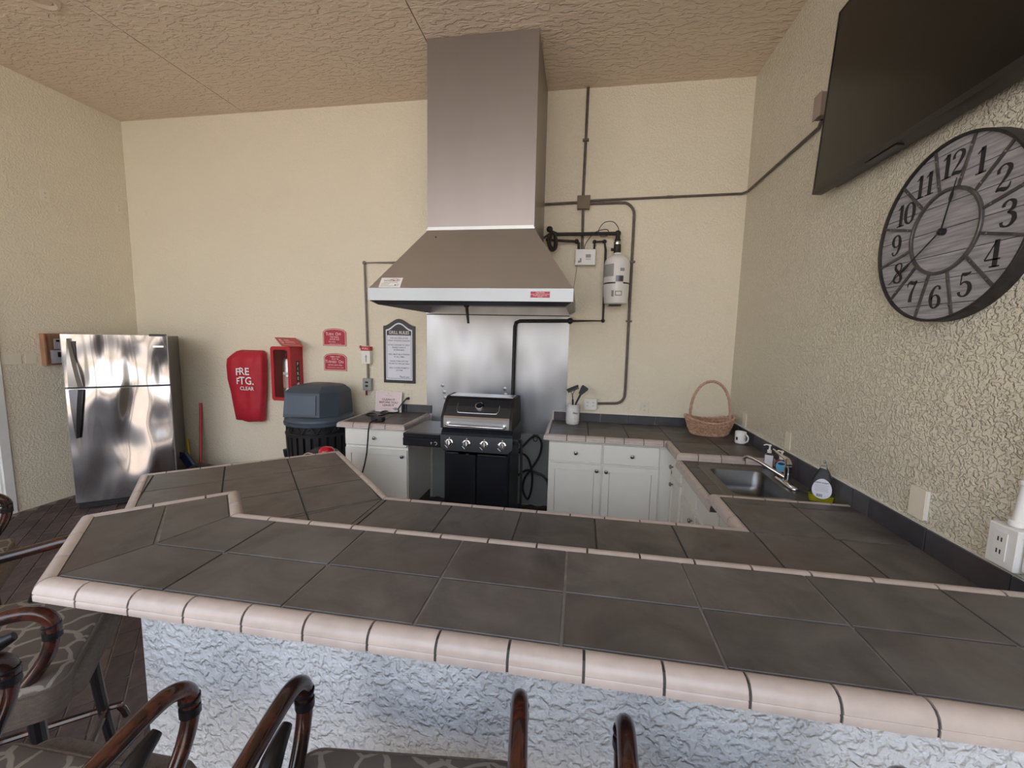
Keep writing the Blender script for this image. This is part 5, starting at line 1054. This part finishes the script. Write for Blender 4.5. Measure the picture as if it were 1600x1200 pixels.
# wicker basket
bkx, bky = 1.150, 3.845
bs = thing('wicker_basket', 'oval brown wicker basket with tall arched handle on the corner counter', 'basket', (bkx, bky, ZC))
ns = 36; rows = 15; hgt = .132
def brad(t): return .150+.052*t**.8, .095+.040*t**.8     # semi axes at height fraction t
obj('base', MB().lathe([(.001, ZC+.001), (1, ZC+.001), (1.02, ZC+.010), (1, ZC+.014), (.001, ZC+.012)], (bkx, bky, 0), 40, sx=.150, sy=.095), 'wicker', bs)
for q in range(rows):
    t = (q+.5)/rows; ax_, ay_ = brad(t); P = []
    for i in range(ns*2):
        a = 2*math.pi*i/(ns*2); off = .0062*math.cos(math.pi*i+(math.pi if q % 2 else 0)) if True else 0
        sag = (.022*math.cos(2*a)-.008)*t
        P.append((bkx+(ax_+off)*math.cos(a), bky+(ay_+off)*math.sin(a), ZC+.012+t*hgt+sag))
    obj('strand', MB().tube(P, .0043, 6, closed=True, smooth=2), 'wicker', bs)
sk_ = MB()
for i in range(ns):
    a = 2*math.pi*i/ns; P = []
    for q in range(5): t = q/4; ax_, ay_ = brad(t); P.append((bkx+ax_*math.cos(a), bky+ay_*math.sin(a), ZC+.010+t*hgt+(.022*math.cos(2*a)-.008)*t))
    sk_.tube(P, .0034, 5)
obj('stakes', sk_, 'wicker', bs)
for s in (-1, 1):
    P = []
    for i in range(120):
        a = 2*math.pi*i/120; ax_, ay_ = brad(1.02); o_ = .007*math.sin(15*a+s*math.pi/2); P.append((bkx+(ax_+o_)*math.cos(a), bky+(ay_+o_)*math.sin(a), ZC+.012+hgt+.022*math.cos(2*a)-.002+.006*math.cos(15*a+s*math.pi/2)))
    obj('rim_braid', MB().tube(P, .0065, 6, closed=True), 'wicker_l', bs)
for s in range(3):
    P = []
    for i in range(61):
        a = math.pi*i/60; tw_ = 14*a+s*2.09; P.append((bkx+(.166+.006*math.cos(tw_))*math.cos(a)*(1 if abs(math.cos(a)) < .99 else 1), bky+.007*math.sin(tw_), ZC+.155+(.315+.006*math.cos(tw_))*math.sin(a)**.85))
    P = [(bkx+.178, bky, ZC+.06)]+P+[(bkx-.178, bky, ZC+.06)]
    obj('handle', MB().tube(P, .0075, 7), 'wicker_l', bs)
# mug
mg = thing('coffee_mug', 'white coffee mug with small black marks right of the basket', 'mug', (1.315, 3.57, ZC))
obj('cup', MB().lathe([(.034, ZC+.001), (.040, ZC+.005), (.0415, ZC+.02), (.0415, ZC+.092), (.0395, ZC+.096), (.0375, ZC+.092), (.037, ZC+.01), (.001, ZC+.008)], (1.315, 3.57, 0), 32), 'white_paint', mg, ang=50)
obj('handle', MB().tube([(1.330, 3.532, ZC+.078), (1.338, 3.512, ZC+.080), (1.345, 3.497, ZC+.062), (1.342, 3.499, ZC+.035), (1.334, 3.518, ZC+.018), (1.328, 3.533, ZC+.022)], .006, 8, smooth=4), 'white_paint', mg)
obj('mark', wrap((1.315, 3.57), .0422, 200, 222, ZC+.03, ZC+.055, 5), 'print', mg)
# soap bottles on the sink deck
zd = ZS
def bottle(name, label, x, y, w1, w2, h, m, neck, pump, lab=None, rot=0, cat='soap bottle', liquid=None):
    t = thing(name, label, cat, (x, y, zd), 0, 'soap bottles beside the sink')
    Mx = Matrix.Translation((x, y, zd)) @ Matrix.Rotation(rot, 4, 'Z')
    rings = []
    for f, s in ((.0, .93), (.02, 1), (.5, 1.0), (.75, .97), (.88, .75), (.95, .42), (1, .38)):
        rings.append([Mx @ Vector(p) for p in rrect(-w1*s, w1*s, -w2*s, w2*s, min(w1, w2)*s*.8, .0015+f*h, 5)])
    obj('body', loft(rings, True, True), m, t, ang=60)
    if liquid:
        lh_, lm = liquid; obj('liquid', loft([[Mx @ Vector(p) for p in rrect(-w1*s, w1*s, -w2*s, w2*s, min(w1, w2)*s*.8, z, 5)] for z, s in ((.004, .90), (.006, .94), (lh_, .94))], True, True), lm, t, ang=60)
    if pump:
        obj('pump', MB().lathe([(.014, h), (.014, h+.018), (.006, h+.022), (.0045, h+.045), (.010, h+.047), (.009, h+.056)], M=Mx, seg=14).tube([Mx @ Vector((0, 0, h+.052)), Mx @ Vector((-.022, 0, h+.054)), Mx @ Vector((-.036, 0, h+.047))], .0042, 8), pump, t)
    if lab:
        lm, lx, lz0, lz1 = lab
        obj('label', MB().prism([(lx*math.cos(a), (lz0+lz1)/2+(lz1-lz0)/2*math.sin(a)) for a in [2*math.pi*i/20 for i in range(20)]] if lm[1] else [(-lx, lz0), (lx, lz0), (lx, lz1), (-lx, lz1)], 0, .0008, M=Mx @ frame((0, -w2-.0005, 0), (1, 0, 0), (0, 0, 1))), lm[0], t, smooth=False)
    return t, Mx
Ra = math.radians(-23)
bottle('soap_bottle', 'clear square pump bottle with white pump and white label by the sink', 1.318, 3.055, .030, .020, .112, 'soap_clear', .01, 'white', (('sign_white', False), .024, .02, .098), Ra, liquid=(.03, 'soap_teal'))
b2, M2b = bottle('soap_bottle', 'pump bottle of red soap with round blue label behind the spout', 1.340, 2.925, .034, .018, .105, 'soap_red', .01, 'almond', (('label_blue', True), .030, .022, .098), Ra)
obj('label_mark', MB().prism([(.020*math.cos(a), .078+.008*math.sin(a)) for a in [2*math.pi*i/16 for i in range(16)]], .0009, .0014, M=M2b @ frame((0, -.0190, 0), (1, 0, 0), (0, 0, 1))), 'navy', b2, smooth=False)
b3 = thing('soap_bottle', 'clear domed dish soap bottle with white label and yellow liquid beside the sink', 'soap bottle', (1.352, 2.475, zd), 0, 'soap bottles beside the sink')
M3 = Matrix.Translation((1.340, 2.455, zd)) @ Matrix.Rotation(math.radians(-27), 4, 'Z')
sh_ = [(.0015, .86, .95), (.006, .93, 1), (.05, 1, 1), (.09, .97, 1), (.13, .80, .95), (.165, .56, .8), (.185, .36, .65), (.192, .28, .5), (.205, .24, .45)]
def r3(z, s, d): return [M3 @ Vector(p) for p in rrect(-.058*s, .058*s, -.026*d*min(1, s+.2), .026*d*min(1, s+.2), .020*min(1, s+.1)*.9, z, 5)]
obj('body', loft([r3(*q) for q in sh_], True, True), 'soap_clear', b3, ang=70)
obj('liquid', loft([r3(.004, .84, .88), r3(.008, .90, .92), r3(.042, .95, .93)], True, True), 'soap_yellow', b3, ang=60)
obj('cap', MB().lathe([(.014, .205), (.014, .222), (.008, .225), (.006, .235)], M=M3, seg=16), 'glass', b3)
Ml3 = M3 @ frame((0, -.0268, 0), (1, 0, 0), (0, 0, 1))
lb = obj('label', MB().prism([(.044*math.cos(a)*(1-.12*math.sin(a)), .083+.056*math.sin(a)) for a in [2*math.pi*i/28 for i in range(28)]], 0, .0008, M=Ml3), 'sign_white', b3, smooth=False)
text([('CLEAN SCENT', .0075, -.004, .116, .95)], lb, 'print', shift(Ml3, 0, 0, .001), bold=.04)
lmb = MB()
for i in range(5): lmb.box(-.034, .030-.004*(i % 2), .102-.008*i, .1035-.008*i, .0009, .0013, M=Ml3)
obj('label_lines', lmb, 'print_grey', lb, smooth=False)
bc = MB()
for i in range(9): bc.box(-.022+i*.003, -.022+i*.003+(.0018 if i % 3 else .001), .038, .053, .0009, .0013, M=Ml3)
obj('barcode', bc, 'print', lb, smooth=False)
# extension cord on the small counter
zc = ZC+.006
co = thing('extension_cord', 'black extension cord with block lying looped on the small counter', 'cord', (-1.86, 3.7, ZC))
obj('cable', MB().tube([(-1.776, ROOM_B-.035, 1.055), (-1.80, 4.08, 1.03), (-1.845, 4.045, .96), (-1.852, 4.06, zc+.006), (-1.88, 4.03, zc), (-1.94, 3.99, zc), (-2.01, 3.975, zc), (-2.03, 4.04, zc), (-1.985, 4.05, zc+.010), (-1.93, 3.97, zc+.008), (-1.95, 3.85, zc), (-2.03, 3.80, zc), (-2.11, 3.86, zc), (-2.09, 3.93, zc), (-2.0, 3.86, zc+.009), (-1.935, 3.76, zc), (-1.90, 3.70, zc+.006)], .0065, 8, smooth=6), 'black', co)
obj('outlet_block', MB().box(-1.915, -1.80, 3.585, 3.655, ZC+.0005, ZC+.040, bev=.006).tube([(-1.905, 3.72, ZC+.012), (-1.895, 3.65, ZC+.022)], [.012, .018], 10), 'black_rough', co, smooth=False)
obj('plug', MB().tube([(-1.775, ROOM_B-.009, 1.055), (-1.778, ROOM_B-.045, 1.055)], [.017, .012], 12), 'black_plastic', co)
obj('cable', MB().tube([(-1.85, 3.595, ZC+.020), (-1.855, 3.53, ZC+.020), (-1.862, 3.472, ZC+.008), (-1.868, 3.455, ZC-.06), (-1.875, 3.455, .77), (-1.89, 3.45, .62), (-1.93, 3.44, .45), (-1.99, 3.40, .25), (-2.05, 3.34, .012)], .0065, 8, smooth=6), 'black', co)

# ================================================================== RATTAN BAR STOOLS (local: faces +y)
def bar_stool(label, x, y, rz, cw=.25, group='rattan bar stools along the bar', cy=0):
    t = thing('bar_stool', label, 'bar stool', (x, y, 0), rz, group); I = Matrix.Identity(4)
    T = Matrix.Translation((x, y, 0)) if rz == 0 else I
    def B(mb): mb.v = [T @ q for q in mb.v]; return mb
    aw = .250
    for sx_ in (-1, 1):
        # arm: comes forward from the back, rolls over and drops to the seat rail
        arm = obj('arm', B(MB().tube([(sx_*.235, -.25, .90), (sx_*.245, -.12, .912), (sx_*aw, .04, .932), (sx_*aw, .16, .950), (sx_*aw, .225, .948), (sx_*aw, .262, .915), (sx_*aw, .262, .86), (sx_*.248, .235, .79), (sx_*.245, .175, .715), (sx_*.24, .08, .66), (sx_*.235, -.05, .645)], [.017, .018, .0185, .019, .019, .0185, .018, .017, .017, .016, .015], 12, smooth=5)), 'rattan', t)
        obj('binding', B(MB().tube([(sx_*aw, .262, .885), (sx_*aw, .2625, .865)], .0215, 12).tube([(sx_*aw, .262, .905), (sx_*aw, .263, .90)], .022, 12)), 'rattan_dark', arm)
        obj('scroll', B(MB().tube([(sx_*.238, .04, .66), (sx_*.245, .06, .74), (sx_*.247, .09, .81), (sx_*.247, .135, .865), (sx_*.247, .19, .893)], [.014, .019, .023, .021, .011], 10, smooth=4, flat=1.1)), 'rattan_dark', t)
        for sy_ in (-1, 1):
            lg = obj('leg', B(MB().tube([(sx_*.205, sy_*.195, .63), (sx_*.215, sy_*.21, .33), (sx_*.235, sy_*.235, .02)], [.019, .018, .017], 10, smooth=3)), 'rattan_dark', t)
            obj('foot', B(MB().lathe([(.016, 0), (.023, .006), (.024, .022), (.019, .034)], (sx_*.235, sy_*.235, 0), 12)), 'rattan_dark', lg)
        obj('stretcher', B(MB().tube([(sx_*.222, -.222, .26), (sx_*.222, .222, .26), (sx_*.225, .262, .245), (sx_*.225, .278, .20)], .012, 8, smooth=3)), 'rattan', t)
        obj('back_post', B(MB().tube([(sx_*.205, -.195, .63), (sx_*.222, -.235, .85), (sx_*.225, -.29, 1.12)], .018, 10, smooth=4)), 'rattan', t)
    obj('stretcher', B(MB().tube([(-.222, .222, .26), (.222, .222, .26)], .012, 8).tube([(-.222, -.222, .26), (.222, -.222, .26)], .012, 8)), 'rattan', t)
    obj('top_rail', B(MB().tube([(-.225, -.29, 1.12), (-.12, -.31, 1.16), (.12, -.31, 1.16), (.225, -.29, 1.12)], .018, 10, smooth=5)), 'rattan', t)
    obj('back_panel', B(MB().box(-.19, .19, -.30, -.265, .76, 1.11, bev=.012)), 'fabric', t, smooth=False)
    obj('seat_frame', B(MB().box(-.225, .225, -.215, .215, .605, .640, bev=.008)), 'rattan_dark', t, smooth=False)
    def cr_(z, i): return [T @ Vector(p) for p in rrect(-cw+i, cw-i, -.235+i, .285-cy-i, .05-i*.4, z+0, 6)]
    def bow(r): return [Vector((p.x, p.y, p.z)) for p in r]
    obj('seat_pad', loft([[T @ Vector(p) for p in rrect(-.232+i, .232-i, -.22+i, .315-i, .05, z, 6)] for z, i in ((.6405, .015), (.648, .003), (.665, 0), (.680, .004), (.690, .018))], True, True) if cy else loft([[T @ Vector(p) for p in rrect(-.232+i, .232-i, .20, .305-i, .04, z, 6)] for z, i in ((.6405, .015), (.648, .003), (.70, 0), (.712, .01))], True, True), 'fabric', t, ang=60)
    cu = obj('cushion', loft([cr_(.6405+(.05 if cy else 0), .02), cr_(.645+(.05 if cy else 0), .006), cr_(.71, 0), cr_(.730, .004)], True), 'fabric', t, ang=60)
    obj('cushion_top', loft([cr_(.730, .004), cr_(.741, .012), cr_(.749, .05), cr_(.753, .12)], False, True), 'giraffe', cu, ang=60)
    obj('piping', MB().tube(cr_(.732, .003), .0045, 6, closed=True), 'fabric', cu)
    return t
bar_stool('rattan bar stool pushed to the bar at bottom centre, both arms in view', -.322, .559, math.radians(6.3), .265)
bar_stool('rattan bar stool second from left along the bar front, brown cushion edge showing', -1.085, .462, math.radians(1), cy=.045)
bar_stool('rattan bar stool right of centre, its left arm rising before the bar wall', .363, .555, math.radians(-2.2))
bar_stool('rattan bar stool turned to the angled bar end, its patterned seat showing', -1.790, .885, math.radians(40-90), .29, 'rattan bar stools beyond the bar end')
bar_stool('farthest rattan bar stool at left frame edge near the floor bricks', -2.60, 1.10, math.radians(48-90), .26, 'rattan bar stools beyond the bar end')
